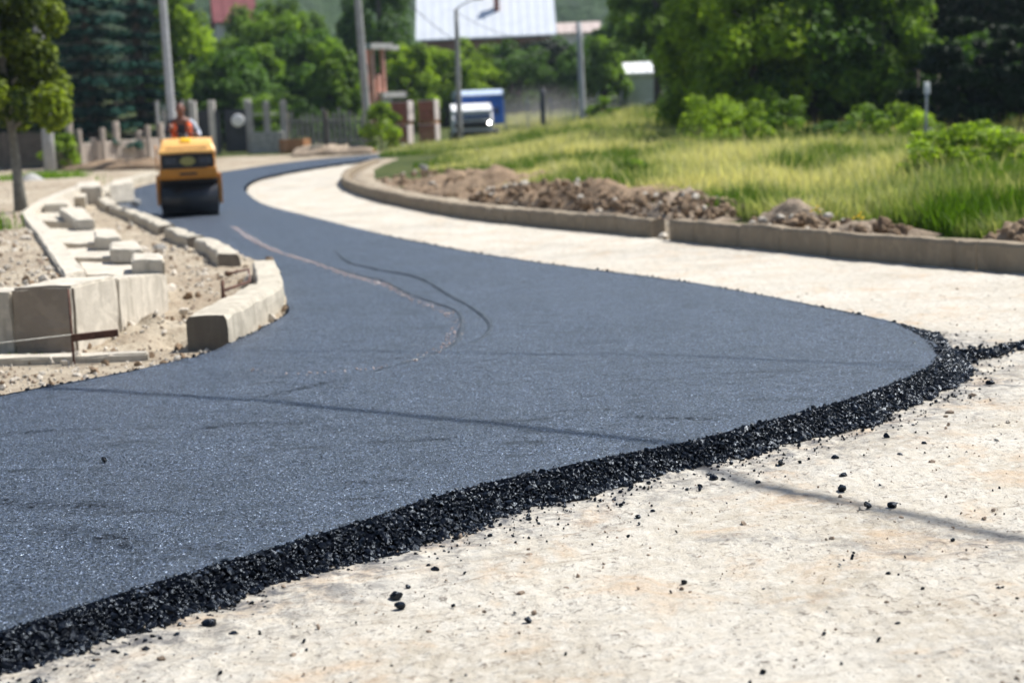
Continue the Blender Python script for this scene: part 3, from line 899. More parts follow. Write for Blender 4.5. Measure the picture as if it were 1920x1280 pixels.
ridge([(628, 470), (655, 492), (700, 504), (760, 515), (800, 528), (840, 553), (885, 577), (912, 598), (919, 616), (905, 632), (880, 648)], .045, .016, M['asphalt_mark'], 'drum_ridge', 'outer dark curved ridge left by the drum')
ridge([(590, 490), (650, 510), (720, 528), (760, 548), (820, 570), (855, 583), (866, 602), (862, 628), (850, 645), (810, 665), (750, 682), (690, 700)], .034, .010, M['asphalt_mark'], 'drum_ridge', 'inner dark curved ridge left by the drum')
# glittering line of wet chips beside the inner ridge
wet = spline([P(x, y, TH) for x, y in [(440, 425), (470, 445), (520, 470), (590, 492), (650, 513), (720, 533), (760, 552), (820, 576), (850, 590), (858, 610), (850, 640), (800, 668), (700, 690), (560, 700), (480, 692)]], .03)
n = 2100
i = RNG.integers(0, len(wet), n)
frac = i / len(wet)
keepw = RNG.uniform(0, 1, n) < np.interp(frac, [0, .3, .6, .75, 1], [.9, 1, .9, .35, .2])
i = i[keepw]; xy = wet[i, :2] + RNG.normal(0, .03, (len(i), 2)) + np.array([-.02, -.03])
sz = np.clip(np.exp(RNG.normal(-5.0, .35, len(i))), .003, .012)
Vw, Fw = scatter_rocks(np.column_stack([xy, zb(xy[:, 0], xy[:, 1]) + TH + .003 + sz * .1]), sz, RNG)
M['wetchip'] = simple('wet_chip', (.5, .4, .37), .2, 0, .3, 40, .4, .003)
tag(np_mesh('wet_chips', Vw, Fw, M['wetchip'], flat=True), 'glittering line of wet pinkish chips along the drum mark', 'stone chips', kind='stuff')

# ------------------------------------------------------------------ kerbs and concrete pieces
def sweep(name, line, w, h, mat, rough=.012, seed=1, step=.06, sink=.12, capmat=None, joint=0):
    """rounded concrete section swept along the toe line; w is measured to the left side of travel"""
    C = spline(line, step)
    d = np.gradient(C[:, :2], axis=0); d /= np.linalg.norm(d, axis=1)[:, None] + 1e-9
    nr = np.column_stack([-d[:, 1], d[:, 0]])
    prof = [(0, -sink), (0, h * .3), (0, h * .62), (.004, h * .88), (.022, h), (w * .5, h + .004), (w - .02, h), (w, h * .9), (w, h * .5), (w, -sink)]
    prof = np.array(prof); m = len(prof)
    xy = C[:, None, :2] + nr[:, None, :] * prof[None, :, 0, None]
    xy = xy.reshape(-1, 2)
    z = (C[:, None, 2] + prof[None, :, 1]).ravel()
    if joint:
        sl_ = np.concatenate([[0], np.cumsum(np.linalg.norm(np.diff(C[:, :2], axis=0), axis=1))])
        jm = ((sl_ + .37) % joint) < step * 1.01
        mid_ = C[:, None, :2] + nr[:, None, :] * (w / 2)
        sq = np.where(jm, .80, 1.0)[:, None, None]
        xy = (mid_ + (xy.reshape(len(C), -1, 2) - mid_) * sq).reshape(-1, 2)
        z = z - np.repeat(np.where(jm, .022, 0), m) 
        stp = np.repeat(fbm(np.column_stack([np.floor((sl_ + .37) / joint) * 3.7, sl_ * 0]), 1, 1, seed + 9), m)
        z = z + stp * .012
    V_ = np.column_stack([xy, z])
    V_[:, 0] += fbm(V_, 7, 4, seed) * rough; V_[:, 1] += fbm(V_, 7, 4, seed + 1) * rough; V_[:, 2] += fbm(V_, 4, 3, seed + 2) * rough * 1.3
    fs = [tuple(r) for r in grid_faces(m, len(C))]
    me = bpy.data.meshes.new(name)
    nl = len(C)
    caps = [tuple(range(m)), tuple(range((nl - 1) * m, nl * m))[::-1]]
    me.from_pydata([tuple(v) for v in V_], [], fs + caps)
    import bmesh
    bm = bmesh.new(); bm.from_mesh(me); bmesh.ops.recalc_face_normals(bm, faces=bm.faces); bm.to_mesh(me); bm.free()
    me.polygons.foreach_set('use_smooth', [False] * len(me.polygons))
    me.materials.append(mat)
    if capmat:
        me.materials.append(capmat); me.polygons[len(fs)].material_index = 1
    return link(bpy.data.objects.new(name, me))

tag(sweep('kerb', K1, .2, .24, M['kerb'], .016, 3, joint=.98, step=.05), 'long pale curving kerb running from its far rounded end to the gap', 'kerb', 'rough concrete kerbs of the road')
tag(sweep('kerb', K2[:4] + [K2[3] + (K2[4] - K2[3]) * .48], .2, .27, M['kerb'], .016, 8, joint=.98, step=.04), 'straight kerb length right of the gap with soil heaps behind', 'kerb', 'rough concrete kerbs of the road')
tag(sweep('kerb', [K2[3] + (K2[4] - K2[3]) * .50] + K2[4:], .2, .27, M['kerb'], .016, 12, joint=.98, step=.04), 'kerb length cut by the right frame edge past a joint', 'kerb', 'rough concrete kerbs of the road')
# stone blocking the gap
gp = P(1240, 446)
for k, (px, py, s, lab) in enumerate([(1232, 438, .11, 'brown lump of soil and stone filling the kerb gap'), (1243, 448, .07, 'pale stone at the foot of the kerb gap'), (1247, 430, .1, 'dark stone on top of the kerb gap')]):
    q = P(px, py)
    tag(rock('gap_stone', tuple(q), s, M['pebble_pale'] if k == 1 else M['soil_pale'], 600 + k, (1, .8, .8)), lab, 'stone')

# near kerb on the left (swept with the road on its right hand)
def toe(px, py): return P(px, py)
kA = [P(430, 656), P(480, 625), P(534, 588)]
kA[0][2] = kA[1][2] = kA[2][2] = 0
kA_o = sweep('kerb', kA, .30, .26, M['kerb_pale'], .014, 20, capmat=M['kerb_dark'])
tag(kA_o, 'nearest pale kerb section with a dark broken end beside the asphalt', 'kerb', 'broken kerb pieces left of the asphalt')
kB = [P(534, 586), P(532, 568), P(519, 532)]
for q in kB: q[2] = 0
tag(sweep('kerb', kB, .24, .25, M['kerb_pale'], .014, 24), 'pale kerb section turning away behind the nearest one', 'kerb', 'broken kerb pieces left of the asphalt')
pieces = [
 ([(452, 519), (425, 497), (402, 484)], .24, 'short kerb chunk behind the rusty gully frame'),
 ([(385, 482), (360, 470), (338, 460)], .22, 'short kerb chunk with a square broken end past the gully'),
 ([(330, 455), (285, 432), (228, 410)], .24, 'long slanting kerb piece left of the roller'),
 ([(224, 407), (208, 394), (204, 381)], .26, 'kerb piece at the tightest bend left of the roller'),
 ([(204, 379), (217, 364), (250, 351), (296, 341)], .24, 'far kerb piece reaching behind the roller')]
for k, (pl, w, lab) in enumerate(pieces):
    L = [P(x, y, 0) for x, y in pl]
    o = sweep('kerb', L, w, .27, M['kerb_pale'], .03, 30 + k * 5, capmat=M['kerb_dark'])
    tag(o, lab, 'kerb', 'broken kerb pieces left of the asphalt')

for k, (px, py, s_z, lab) in enumerate([(590 - 270, 548, .09, 'pale broken stone behind the nearest kerb section'), (345, 585, .06, 'small pale stone before the dark kerb end'), (385, 520, .08, 'pale stone by the gully frame'), (300, 470, .12, 'grey stone between the blocks and the kerb pieces'), (60, 676, .07, 'whitish stone in the sand below the footing strip'), (98, 682, .06, 'pale stone beside the steel stake foot'), (255, 385, .16, 'grey lump between the drain bend and the kerb')]):
    q = P(px, py, .1 if 8 < py < 640 else 0); tag(rock('broken_stone', (q[0], q[1], q[2] - .02), s_z, M['stone'] if 'grey' in lab else M['pebble_pale'], 860 + k, (1, .8, .6)), lab, 'stone', 'broken stones on the left verge')
# rusty gully frame between the kerb pieces
g = thing('gully_frame', 'rusty angle iron gully frame standing between two kerb pieces', 'gully frame', tuple(P(440, 540, .2)))
o_ = np.array(g.location)
c1, c2, c3, c4 = [P(x, y, .22) - o_ for x, y in ((418, 545), (468, 528), (466, 505), (424, 513))]
mb = MB(); mb.tube([c1, c2], .014, 6); mb.tube([c2, c3], .014, 6); mb.build('frame_bar', M['rust'], g)
mb = MB(); mb.tube([c1 + [0, 0, -.16], c1 + [0, 0, .09]], .016, 6); mb.build('upright', M['rust'], g)
mb = MB(); mb.tube([c3, c4], .012, 6); mb.build('cross_bar', M['rust'], g)

# channel wall: headwall, side wall, long strip
def slab_from(pts_top, z0, name, mat, label=None, cat=None, group=None, jitter=.004, seed=1, bev=.012):
    """prism whose top outline is given in world coordinates (counter-clockwise), down to z0"""
    import bmesh
    bm = bmesh.new()
    top = [bm.verts.new(tuple(p)) for p in pts_top]; bot = [bm.verts.new((p[0], p[1], z0)) for p in pts_top]
    n = len(top)
    bm.faces.new(top); bm.faces.new(bot[::-1])
    for i in range(n): bm.faces.new((top[i], bot[i], bot[(i + 1) % n], top[(i + 1) % n]))
    bmesh.ops.recalc_face_normals(bm, faces=bm.faces)
    bmesh.ops.bevel(bm, geom=list(bm.edges), offset=bev, segments=2, affect='EDGES')
    bmesh.ops.triangulate(bm, faces=bm.faces)
    for _ in range(3):
        long = [e for e in bm.edges if e.calc_length() > .1]
        if long: bmesh.ops.subdivide_edges(bm, edges=long, cuts=1)
    bmesh.ops.triangulate(bm, faces=bm.faces)
    V_ = np.array([v.co for v in bm.verts])
    if len(V_):
        jitter *= 2.2; dx = fbm(V_, 9, 4, seed) * jitter; dy = fbm(V_, 9, 4, seed + 1) * jitter; dz = fbm(V_, 9, 4, seed + 2) * jitter
        for v, a, b, c in zip(bm.verts, dx, dy, dz): v.co += Vector((a, b, c))
    me = bpy.data.meshes.new(name); bm.to_mesh(me); bm.free(); me.materials.append(mat)
    o = link(bpy.data.objects.new(name, me))
    return tag(o, label, cat, group)
def T(px, py, z):
    p = P(px, py, z); return p
def stain_shade_front(o):  # faces toward the camera go darker: stain plus painted shade
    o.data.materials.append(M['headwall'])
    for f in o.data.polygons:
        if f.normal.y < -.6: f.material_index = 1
zt = .5
hw = [T(19, 540, zt), T(136, 535, zt), T(218, 518, zt), T(122, 519, zt)]
nl = hw[0]; nr_ = hw[1]; fr = T(218, 516, zt)
dep = fr - nr_; dep[2] = 0
stain_shade_front(slab_from([nl, nr_, nr_ + dep, nl + dep * 1.02], -.12, 'headwall', M['concrete'], 'square concrete headwall of the drain with a dark face to the road', 'headwall', jitter=.006, seed=4, bev=.02))
# lower wing of the headwall with a sloping top
b0 = nr_ + dep * 1.01; b1 = np.array([-2.93, 13.68, .40])
wing = [b0 + np.array([-.3, .01, -.03]), b0 + np.array([.005, .01, -.03]), b1, b1 + np.array([-.42, .05, 0])]
slab_from(wing, -.12, 'wing_wall', M['concrete'], 'pale concrete wing wall behind the square headwall', 'wing wall', jitter=.005, seed=6)
lw = [np.array([-4.75, nl[1] + .04, .47]), np.array([nl[0] - .012, nl[1] + .04, .47]), np.array([nl[0] - .012, nl[1] + .34, .47]), np.array([-4.75, nl[1] + .34, .47])]
slab_from(lw, -.12, 'retaining_wall', M['concrete'], 'pale concrete wall cut by the left frame edge beside the headwall', 'wall', jitter=.006, seed=7)
# long strip
sl = [(122, 518), (96, 478), (70, 440), (38, 398)]; sr = [(158, 505), (128, 466), (98, 432), (62, 397)]
L_ = [T(*q, .49) for q in sl]; R_ = [T(*q, .49) for q in sr]
sw = L_ + [T(75, 374, .49), T(150, 345, .49)] + [T(168, 345, .49), T(96, 374, .49)] + R_[::-1]
slab_from(sw[::-1], -.1, 'channel_wall', M['concrete'], 'long pale concrete channel wall running back from the headwall', 'channel wall', jitter=.008, seed=9)
# cover slabs and the blocks standing on them
rungs = [((162, 515), (308, 515), (304, 491), (146, 491), 'nearest cover slab across the drain channel'),
         ((136, 484), (268, 484), (262, 465), (122, 465), 'cover slab second from the headwall'),
         ((104, 456), (226, 457), (214, 429), (86, 428), 'wide cover slab third from the headwall'),
         ((66, 413), (176, 418), (160, 394), (58, 394), 'far cover slab under the longest block'),
         ((72, 388), (134, 388), (130, 376), (82, 376), 'small far cover slab near the bend of the channel'),
         ((112, 370), (160, 369), (163, 358), (122, 358), 'farthest cover slab at the bend of the channel')]
for k, (a, b, c, d, lab) in enumerate(rungs):
    slab_from([T(*a, .38), T(*b, .38), T(*c, .38), T(*d, .38)], -.0 if k < 4 else .1, 'cover_slab', M['concrete'], lab, 'concrete slab', 'concrete cover slabs across the drain', .006, 40 + k)
blocks = [((246, 488), (307, 487), (303, 474), (248, 475), 'nearest squat block on the cover slabs'), ((206, 468), (269, 467), (258, 452), (205, 454), 'second concrete block from the road end'),
          ((176, 446), (227, 445), (218, 430), (176, 431), 'third concrete block from the road end'), ((140, 413), (177, 412), (156, 388), (110, 390), 'longest concrete block lying at an angle'),
          ((82, 384), (128, 382), (122, 372), (90, 373), 'small block at the bend of the drain'), ((140, 352), (190, 350), (186, 340), (146, 342), 'small block beyond the bend of the drain'),
          ((205, 348), (250, 342), (246, 334), (212, 339), 'low block behind the far kerb piece')]
for k, (a, b, c, d, lab) in enumerate(blocks):
    pts = [T(*a, .52), T(*b, .52), T(*c, .52), T(*d, .52)]
    slab_from(pts, float(zb(pts[0][0], pts[0][1])) + (.383 if k < 4 else .1), 'concrete_block', M['concrete'], lab, 'concrete block', 'loose concrete blocks on the drain', .008, 60 + k, .018)
# footing strip in the sand
slab_from([T(0, 672, .05) + np.array([-.6, -.02, 0]), T(278, 663, .05), T(280, 657, .05), T(0, 662, .05) + np.array([-.6, 0, 0])], -.1, 'footing', M['concrete'], 'low concrete footing strip in the sand below the headwall', 'footing', jitter=.01, seed=90)
# stake with angle iron and string
g = thing('steel_stake', 'rusty steel stake driven in the sand with a sideways arm', 'stake', tuple(P(139, 684)))
o_ = np.array(g.location)
topp = at(128, 542, P(139, 684)[1] + .15) - o_
mb = MB(); mb.tube([(0, 0, -.1), (topp[0] * .5, topp[1] * .5, topp[2] * .5), tuple(topp)], .0085, 8); mb.build('rod', M['rust'], g)
dS = P(139, 684)[1]
a1, a2 = at(134, 634, dS) - o_, at(222, 624, dS + .05) - o_
mb = MB(); L = Vector(a2 - a1)
mb.prism([(-.002, -.025), (.002, -.025), (.002, .021), (.03, .021), (.03, .025), (-.002, .025)], 0, L.length, Matrix.Translation(Vector(a1)) @ L.to_track_quat('X', 'Z').to_matrix().to_4x4())
mb.build('angle_iron', M['rust'], g)
mb = MB(); s0 = at(134, 627, dS); s1 = at(-260, 668, dS - .4)
mb.tube([tuple(s0), tuple((s0 + s1) / 2 - [0, 0, .01]), tuple(s1)], .0028, 5)
tag(mb.build('string_line', M['string']), 'taut white string line tied to the steel stake', 'string')

# ------------------------------------------------------------------ soil heaps
def heap(name, px0, px1, py0, py1, h, depth, mat, label, seed, lumps=.5, group='heaps of dug soil behind the far kerb', nx=90, off=.28):
    a = P(px0, py0); b = P(px1, py1)
    L = np.linalg.norm((b - a)[:2]); d = (b - a)[:2] / L; nrm_ = np.array([-d[1], d[0]])
    ny = max(24, int(nx * depth / L)) if L > 4 else 50
    ny = min(ny, 60)
    u = np.linspace(0, 1, nx); v = np.linspace(0, 1, ny)
    U_, V_ = np.meshgrid(u, v)
    xy = a[:2] + d * (U_.ravel() * L)[:, None] + nrm_ * (V_.ravel() * depth + off)[:, None]
    env = np.sin(np.clip(U_.ravel(), 0, 1) * PI) ** .35 * np.sin(V_.ravel() * PI) ** .7
    n1 = fbm(xy, 1.1 / max(.4, h * 2), 3, seed); n2 = np.abs(fbm(xy, 5, 4, seed + 1)); n3 = fbm(xy, 16, 3, seed + 2)
    z = zb(xy[:, 0], xy[:, 1]) + .12 + env * (h * (.62 + .75 * n1) + n2 * .26 * lumps * h / .4) + n3 * .025 * env - .1 * (env < .02)
    o = np_mesh(name, np.column_stack([xy, z]), grid_faces(nx, ny), mat, flat=False)
    return tag(o, label, 'dirt heap', group)
heap('dirt_heap', 668, 860, 356, 400, .55, 3.4, M['soil'], 'far dark brown soil heap inside the kerb bend', 101, nx=150)
heap('dirt_heap', 830, 1130, 398, 433, .62, 1.9, M['soil'], 'long brown cloddy soil heap behind the curving kerb', 111, nx=150)
heap('dirt_heap', 1050, 1290, 427, 450, .5, 1.4, M['soil_pale'], 'pale brown soil heap behind the kerb gap', 121, nx=110)
heap('dirt_heap', 1330, 1480, 458, 474, .36, 1.0, M['soil_pale'], 'pointed soil heap right of the kerb gap', 131, nx=80)
heap('dirt_heap', 1490, 1620, 475, 489, .26, .9, M['soil_pale'], 'low flat soil heap between two others behind the kerb', 141, nx=70)
heap('dirt_heap', 1775, 1990, 502, 514, .46, 1.1, M['soil'], 'soil heap cut by the right frame edge', 151, nx=80)
# clods on the heaps
rng = np.random.default_rng(9)
pos = []; szs = []
for px0, px1, py0, py1, dep_, h, nn in ((668, 860, 352, 400, 3.0, .35, 330), (830, 1130, 398, 433, 1.5, .42, 420), (1050, 1290, 427, 450, 1.2, .33, 300), (1330, 1480, 458, 474, .8, .22, 120), (1490, 1620, 475, 489, .7, .15, 90), (1775, 1990, 502, 514, .8, .27, 80)):
    a = P(px0, py0); b = P(px1, py1); L = np.linalg.norm((b - a)[:2]); d = (b - a)[:2] / L; nrm_ = np.array([-d[1], d[0]])
    u = rng.uniform(.03, .97, nn); v = rng.beta(1.3, 1.6, nn)
    xy = a[:2] + d * (u * L)[:, None] + nrm_ * (v * dep_ + .26)[:, None]
    s = np.clip(np.exp(rng.normal(-3.3, .5, nn)), .015, .12)
    z = zb(xy[:, 0], xy[:, 1]) + .14 + np.sin(u * PI) ** .35 * np.sin(v * PI) ** .7 * h
    pos.append(np.column_stack([xy, z])); szs.append(s)
Vc, Fc_ = scatter_rocks(np.vstack(pos), np.concatenate(szs), rng, ICO2, .16)
tag(np_mesh('soil_clods', Vc, Fc_, M['soil'], flat=True), 'loose clods and stones lying over the soil heaps', 'clods', kind='stuff')
kk_ = RNG.choice(sum(len(a_) for a_ in pos), 170, replace=False)[:90]; PA_ = np.vstack(pos)[kk_]
Vc, Fc_ = scatter_rocks(PA_ + np.array([0, 0, .03]), np.clip(np.exp(RNG.normal(-3.2, .4, 90)), .02, .09), RNG, ICO2, .2)
tag(np_mesh('field_stones', Vc, Fc_, M['pebble_pale'], flat=True), 'pale stones sticking out of the soil heaps', 'stones', kind='stuff')
q = P(797, 352)
tag(rock('boulder', (q[0], q[1], q[2] + .42), .15, M['stone'], 700), 'large pale boulder on the far soil heap', 'boulder')

# ------------------------------------------------------------------ vegetation
def leaf_cards(cent, nrm, size, rng, aspect=.6):
    """one folded leaf-like quad per centre"""
    n = len(cent)
    t = rng.normal(size=(n, 3)); t -= (t * nrm).sum(1)[:, None] * nrm; t /= np.linalg.norm(t, axis=1)[:, None] + 1e-9
    b = np.cross(nrm, t)
    s = size[:, None]
    v = np.stack([cent - t * s, cent - b * s * aspect + nrm * s * .15, cent + t * s, cent + b * s * aspect + nrm * s * .15], 1)
    return v.reshape(-1, 3), np.arange(n * 4).reshape(n, 4)

def crown_data(seed, rx, ry, rz, nclump, nleaf, leaf, hollow=.35, bottom=1.0, clump_r=.3):
    rng = np.random.default_rng(seed)
    # clump centres through the crown volume, denser outside
    q = rng.normal(size=(nclump, 3)); q /= np.linalg.norm(q, axis=1)[:, None]
    r = rng.uniform(hollow, 1, nclump) ** .6
    wob = 1 + .28 * fbm(q * 1.7 + seed, 1, 2, seed)
    c = q * (r * wob)[:, None]
    c[:, :2] *= (1 + .45 * np.clip(-q[:, 2:3], -.3, 1))
    c[:, 2] = np.where(c[:, 2] < 0, c[:, 2] * bottom, c[:, 2])
    cr = rng.uniform(.5, 1.25, nclump) * clump_r
    w = cr ** 2; w /= w.sum()
    k = rng.choice(nclump, nleaf, p=w)
    dq = rng.normal(size=(nleaf, 3)); dl = np.linalg.norm(dq, axis=1)[:, None]; dq /= dl
    rad = rng.uniform(.25, 1, nleaf) ** .5
    cent = c[k] + dq * (cr[k] * rad)[:, None] * np.array([1, 1, .62])
    cent = cent * np.array([rx, ry, rz])
    nrm_ = dq * .7 + np.array([0, 0, .55]) + rng.normal(size=(nleaf, 3)) * .55
    nrm_ /= np.linalg.norm(nrm_, axis=1)[:, None]
    sz = leaf * rng.uniform(.6, 1.3, nleaf)
    V_, F_ = leaf_cards(cent, nrm_, sz, rng)
    tint = np.clip(rng.uniform(0, 1, nclump)[k] * .6 + rng.uniform(0, .5, nleaf), 0, 1)
    return V_, F_, np.repeat(tint, 4), c * np.array([rx, ry, rz])

def make_tree(name, label, loc, H, r, mat, seed, trunk_r=.16, crown_base=.28, nleaf=14000, leaf=.085, nclump=90, group=None, bark='bark', lean=(0, 0), cat='tree', ry=None, clump_r=.3, tp=1.0):
    t = thing(name, label, cat, tuple(loc), 0, group)
    cz = H * (crown_base + 1) / 2; rz = H * (1 - crown_base) / 2
    V_, F_, tint, cl = crown_data(seed, r, ry or r, rz, nclump, nleaf, leaf, clump_r=clump_r)
    tint = tint ** tp
    V_ = V_ + np.array([lean[0], lean[1], cz])
    np_mesh('crown', V_, F_, mat, t, flat=True, attr=tint)
    mb = MB(); rng = random.Random(seed)
    pts = [(0, 0, -.2)]; rad = [trunk_r * 1.35]
    for k in range(1, 7):
        f = k / 6
        pts.append((lean[0] * f + rng.uniform(-.05, .05) * H * .06, lean[1] * f + rng.uniform(-.05, .05) * H * .06, H * .8 * f)); rad.append(trunk_r * (1 - .78 * f))
    mb.tube(pts, rad, 9)
    for j in range(9):
        c = cl[(j * 7) % len(cl)] + np.array([lean[0], lean[1], cz])
        h0 = max(H * crown_base * .8, min(c[2] - r * .3, H * .72)); f = h0 / (H * .8)
        p0 = Vector((lean[0] * f, lean[1] * f, h0)); p1 = Vector(tuple(c))
        m_ = (p0 + p1) / 2 + Vector((0, 0, .12 * r))
        mb.tube([p0, m_, p1], [trunk_r * .4, trunk_r * .24, trunk_r * .07], 6)
    mb.build('trunk', M[bark], t)
    return t

def spruce(label, loc, H, R, seed, mat, group=None):
    t = thing('spruce', label, 'spruce', tuple(loc), 0, group)
    rng = np.random.default_rng(seed)
    C_ = []; Nn = []; S_ = []; mb = MB(); tints = []
    tiers = int(H / .58)
    for k in range(tiers):
        f = k / tiers
        z0 = .6 + f * (H - .7)
        Rr = R * (1 - f) ** .7 * rng.uniform(.78, 1.18)
        nb = max(5, int(13 * (1 - f) + 5))
        for j in range(nb):
            a = 2 * PI * (j + rng.uniform(-.3, .3)) / nb + k * 1.3
            L = Rr * rng.uniform(.75, 1.12)
            n_ = int(62 * L) + 8
            s = rng.uniform(.12, 1, n_) ** .75
            side = rng.normal(0, .16, n_) * L * (1.15 - s) * 1.2
            x = np.cos(a) * L * s - np.sin(a) * side; y = np.sin(a) * L * s + np.cos(a) * side
            z = z0 - .42 * L * s + .26 * L * s * s + rng.normal(0, .035, n_) - np.abs(side) * .55
            C_.append(np.column_stack([x, y, z]))
            nn = np.column_stack([np.cos(a) * .5 + rng.normal(0, .3, n_), np.sin(a) * .5 + rng.normal(0, .3, n_), np.full(n_, .8)])
            Nn.append(nn / np.linalg.norm(nn, axis=1)[:, None]); S_.append(rng.uniform(.07, .15, n_))
            tints.append(np.clip(s * .7 + rng.uniform(-.15, .35, n_), 0, 1))
            if j % 2 == 0:
                mb.tube([(0, 0, z0), (math.cos(a) * L * .9, math.sin(a) * L * .9, z0 - .06 * L)], [.03, .008], 4, False)
    C_ = np.vstack(C_); Nn = np.vstack(Nn); S_ = np.concatenate(S_)
    V_, F_ = leaf_cards(C_, Nn, S_, rng, .45)
    np_mesh('crown', V_, F_, mat, t, flat=True, attr=np.repeat(np.concatenate(tints), 4))
    mb.tube([(0, 0, -.2), (0, 0, H * .5), (0, 0, H)], [.2, .12, .02], 8)
    mb.build('trunk', M['bark'], t)
    return t

# near left street tree
nt_loc = P(41, 396, .43)
t0 = make_tree('street_tree', 'young street tree with bright drooping leaves at the left frame edge', nt_loc, 5.2, 1.0, M['leaf_tip'], 5, trunk_r=.1, crown_base=.24, nleaf=20000, leaf=.072, nclump=56, clump_r=.36, tp=2.2, bark='bark_pale', lean=(-.2, .0))
spruce('nearer blue green spruce with drooping branches behind the low wall', G(180, 62), 15, 2.15, 3, M['needle'], 'spruces by the low wall')
spruce('slimmer blue green spruce right of a bigger one', G(272, 65), 14, 1.35, 4, M['needle'], 'spruces by the low wall')
spruce('dark spruce partly behind the street tree at far left', G(70, 70), 14, 2.3, 14, M['needle'], 'spruces by the low wall')

# broadleaf trees behind the works (px column, distance, height, radius, material, label)
trees = [
 (350, 76, 7.6, 1.5, 'leaf_bright', 'leafy tree just right of the leaning pole behind the metal fence'),
 (412, 84, 4.7, 2.3, 'leaf_dark', 'round tree in front of the dark red roof'),
 (450, 74, 4.6, 1.9, 'leaf_dark', 'dark round tree above the dark metal gate'),
 (530, 88, 7.0, 2.0, 'leaf_mid', 'mid green tree behind the slatted fence'),
 (585, 80, 5.6, 2.2, 'leaf_dark', 'big dark tree between the crate and the leaning pole'),
 (628, 74, 4.6, 1.4, 'leaf_mid', 'tree left of the second leaning pole'),
 (480, 92, 6.2, 1.6, 'leaf_mid', 'tree right of the dark metal gate'),
 (1065, 106, 5.0, 1.6, 'leaf_dark', 'dark tree left of the pale thin pole top'), (1165, 100, 5.9, 1.3, 'leaf_mid', 'slim tree between pale pole and shed'), (1130, 106, 5.4, 1.4, 'leaf_dark', 'dark tree under the faded pink roof'),
 (545, 97, 8.0, 1.5, 'leaf_mid', 'tall green tree reaching the top of the photo beside the hill gap'), (470, 100, 7.6, 1.3, 'leaf_mid', 'tree just right of the red roof'), (430, 92, 5.6, 1.6, 'leaf_mid', 'tree right below the red roof'), (680, 97, 7.6, 1.2, 'leaf_dark', 'tree behind the top of the second leaning pole'),
 (505, 112, 8.2, 2.0, 'leaf_dark', 'tall dark tree on the slope right of the red roof'), (592, 116, 7.6, 1.7, 'leaf_mid', 'green tree on the slope left of the bluish hill gap'), (668, 114, 8.0, 1.5, 'leaf_dark', 'dark tree on the slope right of the bluish hill gap'),
 (385, 102, 6.6, 1.2, 'leaf_mid', 'tree hiding the left wall of the red roofed house'),
 (500, 76, 4.6, 1.5, 'leaf_mid', 'bright round tree over the slatted fence'),
 (-60, 70, 13, 4.5, 'leaf_deep', 'dark tree past the left frame edge'),
 (30, 75, 12, 4.2, 'leaf_deep', 'dark tree mass behind the street tree'),
 (722, 90, 12, 1.9, 'leaf_dark', 'tall dark tree beside the unfinished brick house'),
 (772, 86, 5.0, 1.4, 'leaf_bright', 'bright low tree behind the brick pallets'),
 (838, 92, 4.5, 1.9, 'leaf_bright', 'yellow green tree behind the blue truck'),
 (888, 96, 4.6, 1.8, 'leaf_bright', 'yellow green tree right of the lamp pole'),
 (960, 98, 4.9, 2.4, 'leaf_dark', 'dark tree right of the blue truck below the white roof'),
 (1030, 102, 5.0, 2.7, 'leaf_deep', 'deep green tree behind the dust below the white roof'),
 (1100, 98, 4.6, 2.4, 'leaf_dark', 'tree behind the pale pole at the hazy fence'),
 (1135, 90, 4.6, 1.3, 'leaf_mid', 'tree left of the white gabled shed'),
 (1235, 72, 8, 1.6, 'leaf_mid', 'tall tree above the white gabled shed'),
 (1335, 50, 6.3, 1.5, 'leaf_bright', 'sunny bright tree at the left of the big grove'),
 (1415, 46, 6, 1.6, 'leaf_bright', 'tree second from the left in the big grove'),
 (1525, 47, 6.6, 2.0, 'leaf_dark', 'large dark forked tree in the middle of the grove'),
 (1590, 52, 6.8, 2.2, 'leaf_deep', 'deep shaded tree behind the forked one'),
 (1470, 56, 7, 2.2, 'leaf_dark', 'dark tree filling the gap behind the sunny tree'),
 (1655, 47, 6.4, 1.7, 'leaf_mid', 'tree with pale leaves left of the white topped post'),
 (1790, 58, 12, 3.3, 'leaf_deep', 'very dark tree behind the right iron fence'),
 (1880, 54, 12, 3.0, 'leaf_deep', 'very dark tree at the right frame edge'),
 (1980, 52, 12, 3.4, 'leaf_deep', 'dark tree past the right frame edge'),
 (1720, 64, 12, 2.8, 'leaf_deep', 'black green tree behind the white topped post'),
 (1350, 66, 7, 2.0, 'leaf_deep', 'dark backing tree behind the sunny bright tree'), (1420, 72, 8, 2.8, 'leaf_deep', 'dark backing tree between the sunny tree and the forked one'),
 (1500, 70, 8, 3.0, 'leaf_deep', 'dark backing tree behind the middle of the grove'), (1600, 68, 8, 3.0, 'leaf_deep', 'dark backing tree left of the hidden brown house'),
 (640, 100, 5.2, 3.0, 'leaf_deep', 'dark backing tree behind the second leaning pole'), (560, 98, 5.6, 3.0, 'leaf_deep', 'dark backing tree behind the picket fence'),
 (430, 96, 4.6, 3.0, 'leaf_deep', 'low dark backing tree behind the metal gate'), (310, 92, 9, 2.4, 'leaf_deep', 'dark backing tree behind the driver'),
 (800, 104, 4.4, 2.6, 'leaf_dark', 'dark backing tree behind the brick pallets'), (1180, 112, 4.6, 3.2, 'leaf_dark', 'dark backing tree left of the white gabled shed'),
 (1850, 44, 3.1, 1.3, 'leaf_dark', 'low dark bushy tree in front of the darkest trees'),
 (1780, 45, 2.6, 1.1, 'leaf_dark', 'small dark tree right of the white topped post'),
]
